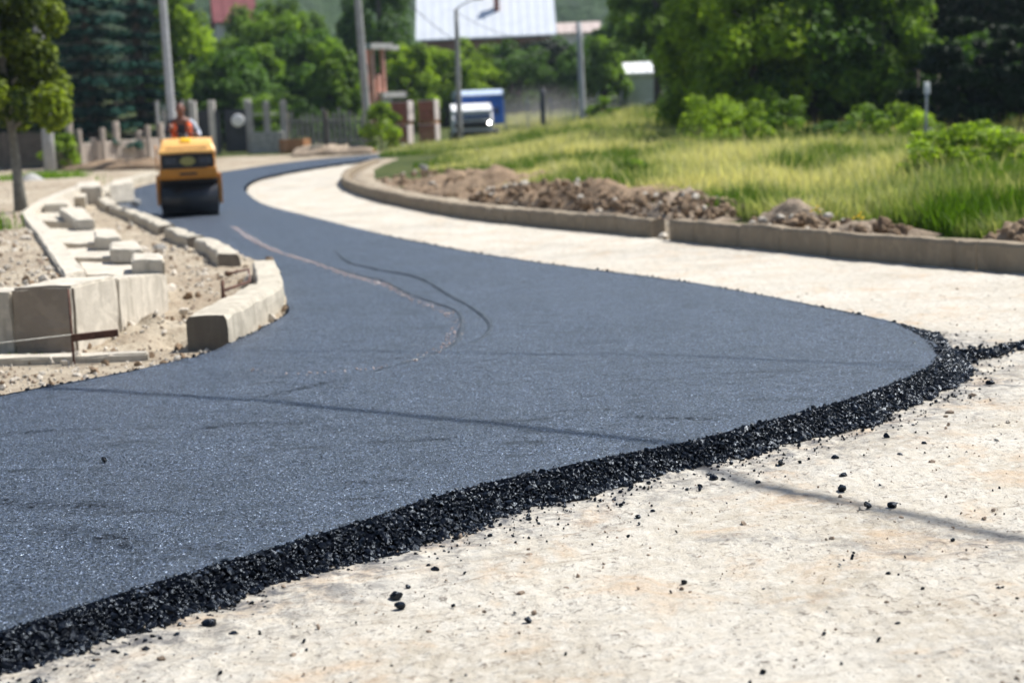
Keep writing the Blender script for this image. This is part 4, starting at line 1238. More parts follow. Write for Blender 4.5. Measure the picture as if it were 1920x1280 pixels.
for k, (px, dd, H, r, mt, lab) in enumerate(trees):
    cb = .45 if px == 1235 else .02
    if 1300 < px < 1700: cb = .03
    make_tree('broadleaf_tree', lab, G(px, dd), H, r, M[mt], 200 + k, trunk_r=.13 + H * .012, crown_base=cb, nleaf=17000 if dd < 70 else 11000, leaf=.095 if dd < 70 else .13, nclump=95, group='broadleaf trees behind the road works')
bushes = [
 (1385, 41, 1.7, .9, 'leaf_bright', 'bright round bush at the foot of the sunny tree'), (1340, 43, 1.9, 1.0, 'leaf_bright', 'leafy bright bush at the left foot of the grove'),
 (1478, 42, 1.5, .8, 'leaf_mid', 'shady bush below the forked tree'), (1620, 38, 1.5, .8, 'leaf_mid', 'bush below the trees left of the white topped post'),
 (1690, 36, 1.5, .75, 'leaf_bright', 'sunlit bush just left of the white topped post'), (1735, 37, 1.4, .6, 'leaf_bright', 'sunlit bush behind the white topped post'),
 (716, 62, 1.9, .75, 'leaf_bright', 'bright bush beside the foot of the second leaning pole'), (1185, 33, .55, .42, 'leaf_mid', 'small dark bush standing in the meadow'),
 (500, 70, 2.5, 1.3, 'leaf_mid', 'pale flowering bush over the slatted fence'), (112, 58, 1.4, .7, 'leaf_bright', 'light green shrub by the wall right of the thick pole'),
 (1820, 25, 1.05, 1.1, 'leaf_bright', 'lime green leafy patch in the right meadow'), (1905, 23, .9, .8, 'leaf_bright', 'lime green leafy patch at the right frame edge'),
 (1560, 40, 1.2, .9, 'leaf_dark', 'dark undergrowth bush under the large forked tree'), (1430, 43, 1.2, .7, 'leaf_dark', 'dark little bush between two trunks'),
 (640, 69, 1.6, .9, 'leaf_dark', 'dark bush behind the picket fence'), (570, 70, 2.0, 1.1, 'leaf_dark', 'dark shrub behind the brown crate'),
 (1130, 74, 1.7, .8, 'leaf_mid', 'bush at the end of the hazy mesh fence'),
]
for k, (px, dd, H, r, mt, lab) in enumerate(bushes):
    make_tree('bush', lab, G(px, dd, .2 if 1150 < px and dd < 50 else 0), H, r, M[mt], 400 + k, trunk_r=.03, crown_base=.02, nleaf=2600, leaf=.055 if dd < 45 else .075, nclump=34, cat='bush', group='bushes around the road works')

def hedge(label, pxa, da, pxb, db, H, depth, mat, seed, nleaf=26000, leaf=.1):
    a, b_ = G(pxa, da), G(pxb, db); c = (a + b_) / 2; v = b_ - a; L = np.linalg.norm(v[:2])
    t = thing('hedge', label, 'hedge', tuple(c), math.atan2(v[1], v[0]))
    V_, F_, tint, cl = crown_data(seed, L / 2, depth, H / 2, 150, nleaf, leaf, hollow=.0, clump_r=.14)
    V_[:, 2] += H / 2 - .1
    np_mesh('crown', V_, F_, mat, t, flat=True, attr=tint)
    mb = MB()
    for k in range(9):
        x_ = L * (k / 8 - .5) * .9; mb.tube([(x_, 0, -.3), (x_ + .1, 0, H * .7)], [.05, .02], 5)
    mb.build('stems', M['bark'], t)
hedge('dark thicket closing the foot of the big grove on the right', 1270, 55, 1740, 52, 4.2, 1.6, M['leaf_deep'], 901, 42000)
hedge('dark overgrown hedge below the white roofed house', 905, 104, 1175, 104, 3.4, 1.6, M['leaf_deep'], 903)
hedge('dark hedge behind the metal gate and picket fence', 330, 72, 700, 74, 3.2, 1.3, M['leaf_dark'], 905, 36000)
hedge('black green thicket behind the iron railing', 1700, 42, 2050, 40, 3.6, 1.5, M['leaf_deep'], 907, 42000)
hedge('dark thicket behind the plank fence at far left', -140, 66, 240, 68, 3.6, 1.3, M['leaf_deep'], 909, 36000)

# meadow
rng = np.random.default_rng(21)
def blades(n, x, y, h, w, tint, name, label, mat, cat='grass', lean=.35):
    z = land(x, y) - .02
    a = rng.uniform(0, 2 * PI, n); dx, dy = np.cos(a), np.sin(a)
    l = rng.normal(0, lean, n) * h; la = rng.uniform(0, 2 * PI, n)
    tx, ty = np.cos(la) * l, np.sin(la) * l
    b0 = np.column_stack([x - dx * w, y - dy * w, z]); b1 = np.column_stack([x + dx * w, y + dy * w, z])
    m0 = np.column_stack([x - dx * w * .8 + tx * .35, y - dy * w * .8 + ty * .35, z + h * .6]); m1 = np.column_stack([x + dx * w * .8 + tx * .35, y + dy * w * .8 + ty * .35, z + h * .6])
    tp = np.column_stack([x + tx, y + ty, z + h])
    V_ = np.stack([b0, b1, m1, m0, tp], 1).reshape(-1, 3)
    i0 = np.arange(n) * 5
    tri = np.concatenate([np.column_stack([i0, i0 + 1, i0 + 2]), np.column_stack([i0, i0 + 2, i0 + 3]), np.column_stack([i0 + 3, i0 + 2, i0 + 4])])
    tv = np.column_stack([tint * .55, tint * .55, tint * .9, tint * .9, np.clip(tint * 1.15, 0, 1)]).ravel()
    return tag(np_mesh(name, V_, tri, mat, flat=True, attr=tv), label, cat, kind='stuff')
n = 260000
y = np.exp(rng.uniform(math.log(14.5), math.log(95), n * 2)); x = rng.uniform(-.1, .36, n * 2) * y
k = inside(x, y, field_poly); x, y = x[k], y[k]
dk, _ = polyline_dist(x, y, kerbLine)
pp = np.column_stack([x, y])
strip_w = 1.1 + .8 * fbm(pp, .6, 3, 77) + np.where(x / y < .09, .7, 0) + np.where(x / y < -.02, .5, 0)
k = dk > strip_w
x, y, dk = x[k][:n], y[k][:n], dk[k][:n]; n = len(x); pp = np.column_stack([x, y])
pt = fbm(pp, .45, 4, 81) * 1.5 + .5 + .2 * fbm(pp, 2.5, 2, 83)
green_edge = np.clip((3.2 - dk) / 3.2, 0, 1) * .4
lime = np.clip((x / y - .2) / .08, 0, 1) * .18
tint = np.clip(pt - green_edge - lime + rng.normal(0, .12, n), 0, 1)
h = np.clip(.36 + .3 * fbm(pp, .8, 3, 85) + rng.normal(0, .09, n), .08, .9) * np.clip(.45 + dk / 4, .45, 1.0) * (1 - .55 * smooth(.04, -.02, x / y)) if False else np.clip(.36 + .3 * fbm(pp, .8, 3, 85) + rng.normal(0, .09, n), .08, .9) * np.clip(.45 + dk / 4, .45, 1.0) * (.5 + .5 * smooth(-.03, .05, x / y))
blades(n, x, y, h, .006 * (1 + y / 22), tint, 'meadow_grass', 'tall straw and green meadow grass behind the far kerb', M['grass'])
k = RNG.choice(n, 14000, replace=False); k = k[y[k] > 21][:6500]; nk = len(k)
blades(nk, x[k], y[k], h[k] * 1.35 + .08, .0035 * (1 + y[k] / 24), np.clip(rng.normal(.85, .15, nk), 0, 1), 'seed_heads', 'tall pale seed heads over the meadow', M['grass'], 'seed heads', .4)
M['flower'] = simple('yellow_flower', (.8, .55, .02), .7, bmp=0)
q_ = [P(px + dx, py + dy, .45) for px, py in ((1130, 352), (1372, 356), (1530, 392), (1610, 405), (1260, 330)) for dx, dy in ((0, 0), (7, 4), (-9, 3), (3, -5))]
Vf, Ff = scatter_rocks(np.array(q_), np.full(len(q_), .02), RNG, squash=(1, 1, .4))
tag(np_mesh('flowers', Vf, Ff, M['flower'], flat=True), 'small yellow flowers scattered through the meadow edge', 'flowers', kind='stuff')
# weeds by the left bank and along the wall
wx = []; wy = []
for px, py, s, c in ((80, 322, 1.0, 900), (2, 430, .2, 50), (8, 662, .06, 60), (32, 664, .05, 50), (60, 668, .05, 40)):
    q = P(px, py, .43 if py < 600 else 0)
    wx.append(q[0] + rng.normal(0, s * .6, c)); wy.append(q[1] + rng.normal(0, s, c))
wx = np.concatenate(wx); wy = np.concatenate(wy); nw = len(wx)
blades(nw, wx, wy, np.where(wy < 14, .05, rng.uniform(.1, .3, nw)), np.where(wy < 14, .006, .014), rng.uniform(0, 1, nw), 'weeds', 'green weeds along the left bank', M['weed'], 'weeds')

# hills behind
us = np.linspace(-1.5, 1.5, 240); ds = np.concatenate([np.linspace(150, 300, 60), np.linspace(305, 620, 60)])
X, Y = grid(us, ds)
pp = np.column_stack([X.ravel(), Y.ravel()])
Z = -2 + 62 * smooth(150, 430, Y.ravel()) * (1 + .3 * fbm(pp, .008, 3, 4)) + np.abs(fbm(pp, .09, 4, 7)) * 7 + np.abs(fbm(pp, .3, 2, 8)) * 3
m, nt, b = nodes_of('wooded_hill')
co = coords(nt, True)
col = ramp(nt, noise(nt, co, .09, 6, .7), [(.35, (.018, .045, .018)), (.55, (.045, .095, .025)), (.7, (.10, .16, .04))])
nt.links.new(col, b.inputs['Base Color']); b.inputs['Roughness'].default_value = .9
bump(nt, b, noise(nt, co, .5, 5, .7), 1, 3)
tag(np_mesh('hills', np.column_stack([pp, Z]), grid_faces(240, 120), m), 'wooded hills rising behind the village', 'hills', kind='structure')

# ------------------------------------------------------------------ poles and wires
def pole(name, label, px_b, dist, px_t, py_t, r0, r1, mat, group='utility poles beside the road', cat='pole', square=False, H=None, arms=None):
    b = G(px_b, dist); t = at(px_t, py_t, dist)
    o = thing(name, label, cat, tuple(b), 0, group)
    v = t - b; v[1] = 0
    if H: v = v * (H / v[2])
    mb = MB()
    n = 4 if square else 10
    ks = 6
    mb.tube([tuple(v * (k / ks)) if k else (0, 0, -.3) for k in range(ks + 1)], [r0 + (r1 - r0) * k / ks for k in range(ks + 1)], n)
    mb.build('shaft', mat, o)
    return o, b, v
def crossarm(o, v, f, w, rz=0):
    mb = MB(); c = Vector(tuple(v * f)) + Vector((0, -.12, 0)); mb.box(c, (w, .09, .09), rz)
    a = mb.build('crossarm', M['metal'], o)
    for s in (-.42, 0, .42):
        mb2 = MB(); mb2.tube([c + Vector((s * w, 0, .04)), c + Vector((s * w, 0, .16))], [.03, .02], 6)
        mb2.build('insulator', M['white'], a)
pA, bA, vA = pole('utility_pole', 'thick concrete pole at far left behind the street tree', 96, 51, 74, 60, .2, .15, M['pole'], H=8.5); crossarm(pA, vA, .96, 1.2)
pB, bB, vB = pole('utility_pole', 'tall grey leaning pole right behind the roller driver', 329, 57, 305, 0, .15, .12, M['pole_pale'], H=8.5); crossarm(pB, vB, .96, 1.2)
pC, bC, vC = pole('utility_pole', 'tall grey leaning pole beside the bright bush', 693, 62.8, 671, 0, .16, .12, M['pole'], H=8.5); crossarm(pC, vC, .96, 1.2)
pD, bD, vD = pole('lamp_pole', 'slim dark pole with a slanted lamp arm in front of the blue truck', 863, 67, 855, 18, .12, .085, M['pole'])
mb = MB(); tp = Vector(tuple(vD)); mb.tube([tp, tp + Vector((.35, -.05, .22)), tp + Vector((.75, -.1, .36))], .03, 6); a = mb.build('lamp_arm', M['metal'], pD)
mb = MB(); mb.box(tp + Vector((.92, -.12, .38)), (.42, .16, .1), 0, .03); mb.build('lamp_head', M['metal'], a)
pE, bE, vE = pole('utility_pole', 'pale thin pole behind the hazy mesh fence', 1094, 82, 1085, 42, .17, .13, M['pole_pale'])
pF, bF, vF = pole('fence_pole', 'short dark post standing in the dust', 1019, 78, 1017, 166, .13, .12, M['fence_dark'], 'utility poles beside the road')
pG, bG, vG = pole('marker_post', 'thin grey post with a white top at the right of the grove', 1734, 33, 1738, 158, .028, .028, M['metal'], None, 'post')
mb = MB(); mb.box(Vector(tuple(vG)) + Vector((0, 0, -.08)), (.13, .03, .24), 0, .01); mb.build('white_plate', M['white'], pG)
def wire(name, a, b, sag, r, label, n=24, group='overhead wires'):
    a = np.array(a); b = np.array(b)
    pts = [tuple(a * (1 - t) + b * t - np.array([0, 0, sag * 4 * t * (1 - t)])) for t in np.linspace(0, 1, n)]
    mb = MB(); mb.tube(pts, r, 6)
    return tag(mb.build(name, M['wire']), label, 'cable', group)
wire('overhead_wire', bB + vB * .97, bC + vC * .97, .5, .014, 'thin wire between the two tall leaning poles')
wire('overhead_wire', bA + vA * .97, bB + vB * .97, .4, .014, 'thin wire from the thick left pole to the next leaning pole')
wire('overhead_wire', bC + vC * .97, bE + vE * .98, 3.0, .016, 'slack wire from the second leaning pole to the pale thin pole')
wire('overhead_wire', bD + vD * .98, bE + vE * .9, .7, .012, 'thin wire from the lamp pole to the pale thin pole')

# ------------------------------------------------------------------ sun
AZ = math.radians(24); EL = math.radians(56)
SUN = np.array([math.cos(EL) * math.cos(AZ), math.cos(EL) * math.sin(AZ), math.sin(EL)])
# the cable overhead that throws the long shadow over road and base
def cable(pxs, height, r, label):
    pts = []
    for (px, py, dz) in pxs:
        q = P(px, py, dz); t = (height - q[2]) / SUN[2]
        pts.append(q + SUN * t)
    e0 = pts[0] + (pts[0] - pts[1]) / np.linalg.norm(pts[0] - pts[1]) * 12; e1 = pts[-1] + (pts[-1] - pts[-2]) / np.linalg.norm(pts[-1] - pts[-2]) * 12
    e0[2] = e1[2] = height
    C = spline([e0] + pts + [e1], .5)
    mb = MB(); mb.tube([tuple(c) for c in C], r, 8)
    tag(mb.build('overhead_cable', M['wire']), label, 'cable', 'overhead wires')
cable([(110, 728, TH), (500, 752, TH), (800, 782, TH), (1290, 834, TH), (1417, 910, 0), (1594, 942, 0), (1825, 990, 0)], 8.5, .032, 'thick cable above the road whose shadow crosses asphalt and base')
cable([(380, 655, TH), (900, 662, TH), (1300, 668, TH), (1730, 688, TH)], 7.5, .013, 'thin cable above the road throwing the faint second shadow')

# ------------------------------------------------------------------ fences, walls, pallets
def low_wall():
    a, b = G(90, 58), G(305, 62)
    g = thing('low_wall', 'low weathered concrete wall with paired posts at the far left', 'wall', tuple(a))
    v = Vector(tuple(b - a)); rz = math.atan2(v.y, v.x); L = v.length
    n = 5
    for k in range(n):
        c = v * ((k + .5) / n)
        mb = MB(); mb.box((c.x, c.y, c.z + .42), (L / n - .25, .16, .95), rz, .02); mb.build('wall_panel', M['fence_pale'], g)
    for k in range(n + 1):
        c = v * (k / n)
        mb = MB()
        hp = (1.5, 1.95, 1.2, 1.75, 1.35, 1.6)[k]; mb.box((c.x, c.y, c.z + hp / 2 - .15), (.2, .22, hp), rz, .03)
        if k in (1, 2, 4): mb.box((c.x + .34, c.y, c.z + .65), (.13, .2, 1.5), rz + .05, .02)
        mb.build('post', M['fence_pale'], g)
low_wall()
def picket(name, label, pxa, da, pxb, db, h, mat, gap=.22, w=.1, posts=True, postmat=None, hvar=.1, cat='fence', base=None):
    a, b = G(pxa, da), G(pxb, db)
    g = thing(name, label, cat, tuple(a))
    v = Vector(tuple(b - a)); rz = math.atan2(v.y, v.x); L = v.length; n = int(L / gap)
    mb = MB(); r = random.Random(int(pxa))
    for k in range(n + 1):
        c = v * (k / n); hh = h * (1 + r.uniform(-hvar, hvar))
        mb.box((c.x, c.y, c.z + hh / 2 + .05), (w, .03, hh), rz)
    for f in (.25, .8):
        mb.tube([(0, .03, h * f), (v.x, v.y + .03, v.z + h * f)], .03, 4)
    mb.build('pickets', mat, g)
    for k in range(max(2, int(L / 2.4)) + 1):
        c = v * (k / max(2, int(L / 2.4)))
        mb = MB(); mb.box((c.x, c.y + .06, c.z + h * .52), (.16, .16, h * 1.12), rz, .015); mb.build('post', postmat or mat, g)
    if base:
        mb = MB(); mb.box((v.x / 2, v.y / 2 - .05, v.z / 2 + base / 2 - .1), (L, .3, base + .2), rz, .03); mb.build('plinth', M['stone'], g)
    return g
picket('metal_fence', 'grey upright metal fence behind the roller driver', 300, 64, 362, 65, 2.1, M['fence_grey'], .3, .12, postmat=M['pole'])
g = thing('metal_gate', 'dark solid metal gate between pale posts', 'gate', tuple(G(365, 65)))
a, b = G(368, 65), G(470, 66.5); o_ = np.array(g.location); v = b - a
for k in range(2):
    mb = MB(); c = a - o_ + v * (.27 + .48 * k)
    mb.box((c[0], c[1], c[2] + .95), (v[0] * .44, .06, 1.75), 0)
    for j in range(7):
        mb.box((c[0] + v[0] * (-.2 + .066 * j), c[1] - .04, c[2] + .95), (.05, .03, 1.7))
    mb.build('gate_leaf', M['fence_dark'], g)
for f in (0, .34, 1.0):
    mb = MB(); c = a - o_ + v * f; mb.box((c[0], c[1] - .05, c[2] + 1.05), (.26, .26, 2.3), 0, .02); mb.build('post', M['plaster'], g)
mb = MB(); c = at(446, 226, 65.5) - o_
mb.ball(tuple(c), (.28, .05, .26), 14, 8); mb.build('round_plate', M['white'], g)
picket('slatted_fence', 'grey slatted fence on a rubble stone plinth', 472, 66, 536, 66, 1.95, M['pole'], .48, .27, base=.85, postmat=M['stone'], hvar=.03)
picket('picket_fence', 'old brown picket fence left of the second leaning pole', 540, 68, 690, 66, 1.5, M['fence_grey'], .26, .12, hvar=.15, postmat=M['bark'])
picket('plank_fence', 'dark plank fence at the left frame edge', -70, 60, 95, 60, 1.3, M['bark'], .17, .15, hvar=.04)
# iron fence on the right
picket('iron_fence', 'dark iron railing under the black trees at the right', 1742, 33, 1960, 31, 1.05, M['fence_dark'], .11, .022, hvar=.02)
# hazy mesh fence
a, b = G(948, 80), G(1168, 78)
g = thing('mesh_fence', 'pale wire mesh fence behind the dust', 'fence', tuple(a)); v = b - a
mb = MB()
for k in range(int(v[0] / .16)):
    x_ = k * .16; f = x_ / v[0]
    mb.box((x_, v[1] * f, v[2] * f + .85), (.014, .014, 1.7))
for j in range(9):
    mb.tube([(0, 0, .1 + j * .19), (v[0], v[1], v[2] + .1 + j * .19)], .009, 4)
mb.build('mesh', M['metal'], g)
for k in range(6):
    f = k / 5; mb = MB(); mb.box((v[0] * f, v[1] * f + .05, v[2] * f + .9), (.07, .07, 2.0)); mb.build('post', M['metal'], g)

def pallet_stack(label, px, dist, lev, w, lean):
    b = G(px, dist)
    g = thing('brick_pallet', label, 'brick pallet', tuple(b), math.radians(-28), 'wrapped pallets of red bricks')
    g.scale = (1.05, .5, 1)
    z = 0
    for l_ in range(lev):
        mb = MB()
        for s in (-.42, 0, .42): mb.box((s * w, 0, z + .06), (.1, w * .95, .12))
        for s in (-.4, -.2, 0, .2, .4): mb.box((0, s * w, z + .135), (w, .1, .028))
        mb.build('pallet_base', M['crate'], g)
        z += .15
        mb = MB(); hh = .78 if lev > 1 else .95
        rows = 8
        for r in range(rows):
            for q in range(7):
                mb.box((-w * .46 + w * .92 * (q + .5) / 7 + lean * z, 0, z + hh * (r + .5) / rows), (w * .92 / 7 - .012, w * .9, hh / rows - .012))
        mb.build('brick_pack', M['brick'], g)
        mb = MB(); mb.box((w * .485 + lean * z, 0, z + hh / 2), (.03, w * .93, hh * 1.02), 0, .01)
        mb.box((lean * z, 0, z + hh + .012), (w * .97, w * .93, .03), 0, .01)
        mb.build('plastic_sheet', M['wrap'], g)
        z += hh + .03
    return g
pallet_stack('taller leaning pallet stack of red bricks beside the bright bush', 752, 67, 2, .95, .06)
pallet_stack('two pallets of red bricks stacked left of the blue truck', 806, 66, 2, .8, 0)
# sacks and rubble near the pallets
for k, (px, dd, s, mt, lab) in enumerate([(783, 65, .16, 'wrap', 'white sack left of the right brick pallets'), (700, 61, .14, 'crate', 'brown lump at the foot of the second leaning pole'), (760, 64, .2, 'stone', 'pale rubble lump in front of the leaning pallets')]):
    tag(rock('rubble_lump', tuple(G(px, dd)), s, M[mt], 800 + k), lab, 'rubble lump')
b = G(554, 64.5)
g = thing('wooden_crate', 'brown boarded crate on the verge before the picket fence', 'crate', tuple(b), math.radians(-20))
mb = MB()
for k in range(4): mb.box((0, -.3, .07 + k * .14), (1.05, .025, .125)); mb.box((.53, 0, .07 + k * .14), (.025, .6, .125)); mb.box((-.53, 0, .07 + k * .14), (.025, .6, .125)); mb.box((0, .3, .07 + k * .14), (1.05, .025, .125))
mb.build('boards', M['crate'], g)
for sx in (-1, 1):
    for sy in (-1, 1):
        mb = MB(); mb.box((sx * .49, sy * .32, .28), (.06, .02, .58)); mb.build('batten', M['crate'], g)
b = G(595, 61)
slab_from([b + np.array([-.24, -.2, .4]), b + np.array([.24, -.2, .4]), b + np.array([.24, .2, .4]), b + np.array([-.24, .2, .4])], b[2] - .05, 'stone_block', M['kerb_pale'], 'white stone block at the far road edge right of the crate', 'stone block', None, .02, 95, .03)
heap('rubble_bank', 545, 700, 296, 289, .3, 1.6, M['soil_pale'], 'low pale rubble bank along the far road edge', 161, group=None, nx=90, off=.4)
heap('rubble_bank', 110, 300, 324, 318, .3, 2.4, M['soil'], 'low brown rubble bank below the far left wall', 171, group=None, nx=90, off=.2)
heap('gravel_heap', 52, 108, 368, 364, .75, 2.0, M['stone'], 'grey gravel heap beside the thick pole', 181, 0, group=None, nx=60, off=.2)
# log in the meadow
a, b = P(1050, 262, .45), P(1112, 251, .45)
mb = MB(); mb.tube([tuple(a), tuple((a + b) / 2 + [0, 0, .03]), tuple(b)], [.11, .1, .08], 8)
tag(mb.build('log', M['bark_pale']), 'grey log lying in the meadow grass', 'log')

# ------------------------------------------------------------------ buildings
def house(name, label, base, L, W, hw_, roof_h, rz, wall, roof, over=.5, windows=(), chim=None, cat='house', ridge_x=True, roof_from=None):
    g = thing(name, label, cat, tuple(base), rz)
    mb = MB()
    mb.box((0, 0, hw_ / 2 - .5), (L, W, hw_ + 1))
    mb.prism([(-W / 2, hw_), (W / 2, hw_), (0, hw_ + roof_h)], -L / 2, L / 2)
    mb.build('wall', wall, g)
    mb = MB()
    t = .12; ov = over
    k = roof_h / (W / 2)
    for s in (-1, 1):
        mb.prism([(s * (W / 2 + ov), hw_ - k * ov + .03), (0, hw_ + roof_h + .03), (0, hw_ + roof_h + .03 + t), (s * (W / 2 + ov), hw_ - k * ov + .03 + t)], -L / 2 - ov, L / 2 + ov)
    nrib = int(L / .6)
    for j in range(nrib + 1):
        x_ = -L / 2 - ov + (L + 2 * ov) * j / nrib
        for s in (-1, 1):
            mb.prism([(s * (W / 2 + ov), hw_ - k * ov + .03 + t - .005), (0, hw_ + roof_h + .03 + t - .005), (0, hw_ + roof_h + .08 + t), (s * (W / 2 + ov), hw_ - k * ov + .08 + t)], x_ - .015, x_ + .015)
    rf = mb.build('roof', roof, g)
    if chim:
        for (cx_, cy_, ch, cw) in chim:
            mb = MB(); mb.box((cx_, cy_, ch), (cw, cw, 2.2)); mb.box((cx_, cy_, ch + 1.1), (cw + .15, cw + .15, .15)); mb.build('chimney', M['brick'], rf)
    for (wx_, wz_, ww_, wh_) in windows:
        mb = MB(); mb.box((wx_, -W / 2 - .02, wz_), (ww_ + .16, .06, wh_ + .16)); f = mb.build('window', M['white'], g)
        mb = MB(); mb.box((wx_, -W / 2 - .06, wz_), (ww_, .03, wh_)); mb.build('pane', M['glass'], f)
    return g
D = 125.
c = at(912, 72, D); base = np.array([c[0], D + 5.5, float(zb(c[0], D + 5))])
eave = c[2] - base[2]
house('village_house', 'large village house with a broad pale zinc roof', base, 9.9, 11, eave + .3, 4.6, 0, M['wall_brown'], M['roof_white'], .45, [(-3, 3.2, 1.1, 1.3), (0, 3.2, 1.1, 1.3), (3, 3.2, 1.1, 1.3)], [(.9, -3.3, eave + 2.6, .4)])
c = at(425, 40, 110); house('village_house', 'small house with a dark red roof behind the trees', (c[0], 113, float(zb(c[0], 113))), 2.4, 4.4, c[2] - float(zb(c[0], 113)) + .1, 1.9, math.radians(12), M['plaster'], M['roof_red'], .3, [(0, 3, .9, 1.1)])
c = at(1090, 58, 150); house('village_house', 'distant house with a faded pink roof on the slope', (c[0], 156, float(zb(c[0], 156))), 3.4, 6, c[2] - float(zb(c[0], 156)), 1.0, 0, M['plaster'], M['roof_pink'], .4, [(-1, 3, .9, 1.1)])
c = at(1203, 138, 90); zz_ = float(zb(c[0], 92)); house('garden_shed', 'grey shed with a bright white gable roof left of the grove', (c[0], 92, zz_), 1.9, 2.6, c[2] - zz_, .55, 0, M['wall_grey'], M['white'], .22, [(.55, .55, .45, .6), (-.2, .5, .25, .3)], cat='shed')
c = at(1745, 60, 74); zz_ = float(zb(c[0], 74)); house('village_house', 'reddish brown house hidden behind the darkest trees', (at(1800, 60, 80)[0], 82, zz_), 9, 7, 8, 3, 0, M['wall_brown'], M['roof_red'], .4, [(-3.4, 4.5, 1, 1.4), (-.6, 4.5, 1, 1.4), (2.5, 4.5, 1, 1.4), (-3.4, 1.5, 1, 1.4)])
# unfinished brick house corner
Db = 80.
b = G(712, Db)
g = thing('brick_shell', 'unfinished hollow brick house shell with pale concrete slab ends', 'brick house', tuple(b), math.radians(42))
g.scale = (1.3, 1, 1)
def bx(mb, pxa, pya, pxb, pyb, dd, th, off=0):
    a = at(pxa, pya, dd + off) - b; c = at(pxb, pyb, dd + off) - b
    mb.box(((a[0] + c[0]) / 2, a[1] + th / 2, (a[2] + c[2]) / 2), (abs(c[0] - a[0]), th, abs(c[2] - a[2])))
mb = MB(); bx(mb, 697, 92, 709, 245, Db, .25); bx(mb, 717, 92, 728, 240, Db, .25); bx(mb, 709, 140, 717, 190, Db + .02, .2); bx(mb, 662, 85, 672, 150, Db, .25, 1.2); mb.build('brick_pier', M['brick_pink'], g)
mb = MB(); bx(mb, 706, 92, 722, 240, Db, .2, .8); mb.build('back_wall', M['brick'], g)
mb = MB(); bx(mb, 688, 82, 728, 91, Db, .9, -.3); mb.build('upper_slab', M['plaster'], g)
mb = MB(); bx(mb, 709, 173, 752, 182, Db, .5, -.35); mb.build('lower_slab', M['plaster'], g)
mb = MB(); bx(mb, 730, 84, 745, 92, Db, .5, -.1); mb.build('slab_end', M['plaster'], g)
mb = MB(); bx(mb, 712, 182, 732, 245, Db, .3, -.2); mb.build('base_pier', M['wrap'], g)

# ------------------------------------------------------------------ truck
b = np.array([TRUCK_X, TRUCK_D, float(zb(TRUCK_X, TRUCK_D))])
g = thing('box_truck', 'blue box truck with a white cab roof coming down the road', 'truck', tuple(b), math.radians(5))
sc_ = TRUCK_D / F
zt_ = at(893, 178, TRUCK_D)[2] - b[2]; zc = at(893, 206, TRUCK_D)[2] - b[2]
xo = (at(917, 240, TRUCK_D)[0] - b[0])
W_ = 2.15
bxc = .22
mb = MB(); mb.box((bxc, 3.4, (zt_ + .95) / 2 + .05), (W_, 4.0, zt_ - .95), 0, .04); box = mb.build('cargo_box', M['truck_blue'], g)
mb = MB(); mb.prism([(1.36, zt_ - .04), (1.36, zt_ + .02), (2.0, zt_ + .26), (5.3, zt_ + .26), (5.4, zt_ - .04)], bxc - W_ / 2 - .02, bxc + W_ / 2 + .02); mb.box((bxc - W_ / 2, 3.4, zt_ + .02), (.08, 4.0, .16)); mb.box((bxc + W_ / 2, 3.4, zt_ + .02), (.08, 4.0, .16)); mb.build('top_rail', M['truck_edge'], box)
# cab
cw = 1.85; cx0 = -.3
mb = MB()
pr = [(-.55, .5), (-.62, .75), (-.58, 1.25), (-.32, zc - .2), (-.2, zc - .02), (1.1, zc - .02), (1.15, .5)]
mb.prism(pr, cx0 - cw / 2, cx0 + cw / 2); mb.build('cab', M['white'], g, .03)
mb = MB(); mb.prism([(-.34, zc - .12), (-.34, zc - .02), (.9, zc + .3), (1.12, zc + .3), (1.12, zc - .02)], cx0 - cw / 2 - .01, cx0 + cw / 2 + .01); mb.build('cab_roof', M['white'], g, .03)
mb = MB()
n_ = Vector((0, -(zc - .2 - 1.25), .26)).normalized()
mb.prism([(-.60, 1.22), (-.34, zc - .2), (-.36, zc - .2), (-.64, 1.22)], cx0 - cw / 2 + .1, cx0 + cw / 2 - .1); mb.build('windscreen', M['glass'], g)
mb = MB(); mb.box((cx0, -.64, .98), (cw - .35, .05, .3), 0, .02); mb.build('grille', M['black'], g)
mb = MB(); mb.box((cx0, -.66, .6), (cw + .04, .14, .24), 0, .04); mb.build('bumper', M['black'], g)
m, nt, bb = nodes_of('headlight_glow'); bb.inputs['Emission Color'].default_value = (1, .97, .9, 1); bb.inputs['Emission Strength'].default_value = 22
for s in (-1, 1):
    mb = MB(); mb.box((cx0 + s * .74, -.65, .98), (.24, .06, .2), 0, .03); h_ = mb.build('headlight', M['lamp_glass'], g)
mb = MB(); hl = at(912, 240, TRUCK_D - .7) - b
mb.ball((cx0 + .74, -.70, 1.05), (.06, .03, .06), 10, 6); mb.build('glow_ball', m, h_)  # small emissive ball on one headlight only
for s in (-1, 1):
    mb = MB(); mb.tube([(cx0 + s * cw / 2, -.3, 1.7), (cx0 + s * (cw / 2 + .18), -.4, 1.72)], .015, 6); mb.box((cx0 + s * (cw / 2 + .2), -.4, 1.58), (.14, .06, .32), 0, .02); mb.build('mirror', M['black'], g)
for sx in (-1, 1):
    for y_ in (0.1, 4.4):
        mb = MB(); mb.tube([(cx0 * .3 + sx * .9 - .12, y_, .4), (cx0 * .3 + sx * .9 + .12, y_, .4)], .4, 18); w_ = mb.build('wheel', M['rubber'], g)
        mb = MB(); mb.tube([(cx0 * .3 + sx * .9 - .125, y_, .4), (cx0 * .3 + sx * .9 + .125, y_, .4)], .22, 14); mb.build('rim', M['metal'], w_)
mb = MB(); mb.box((bxc * .5, 2.4, .72), (.9, 5.2, .16)); mb.build('chassis', M['black'], g)

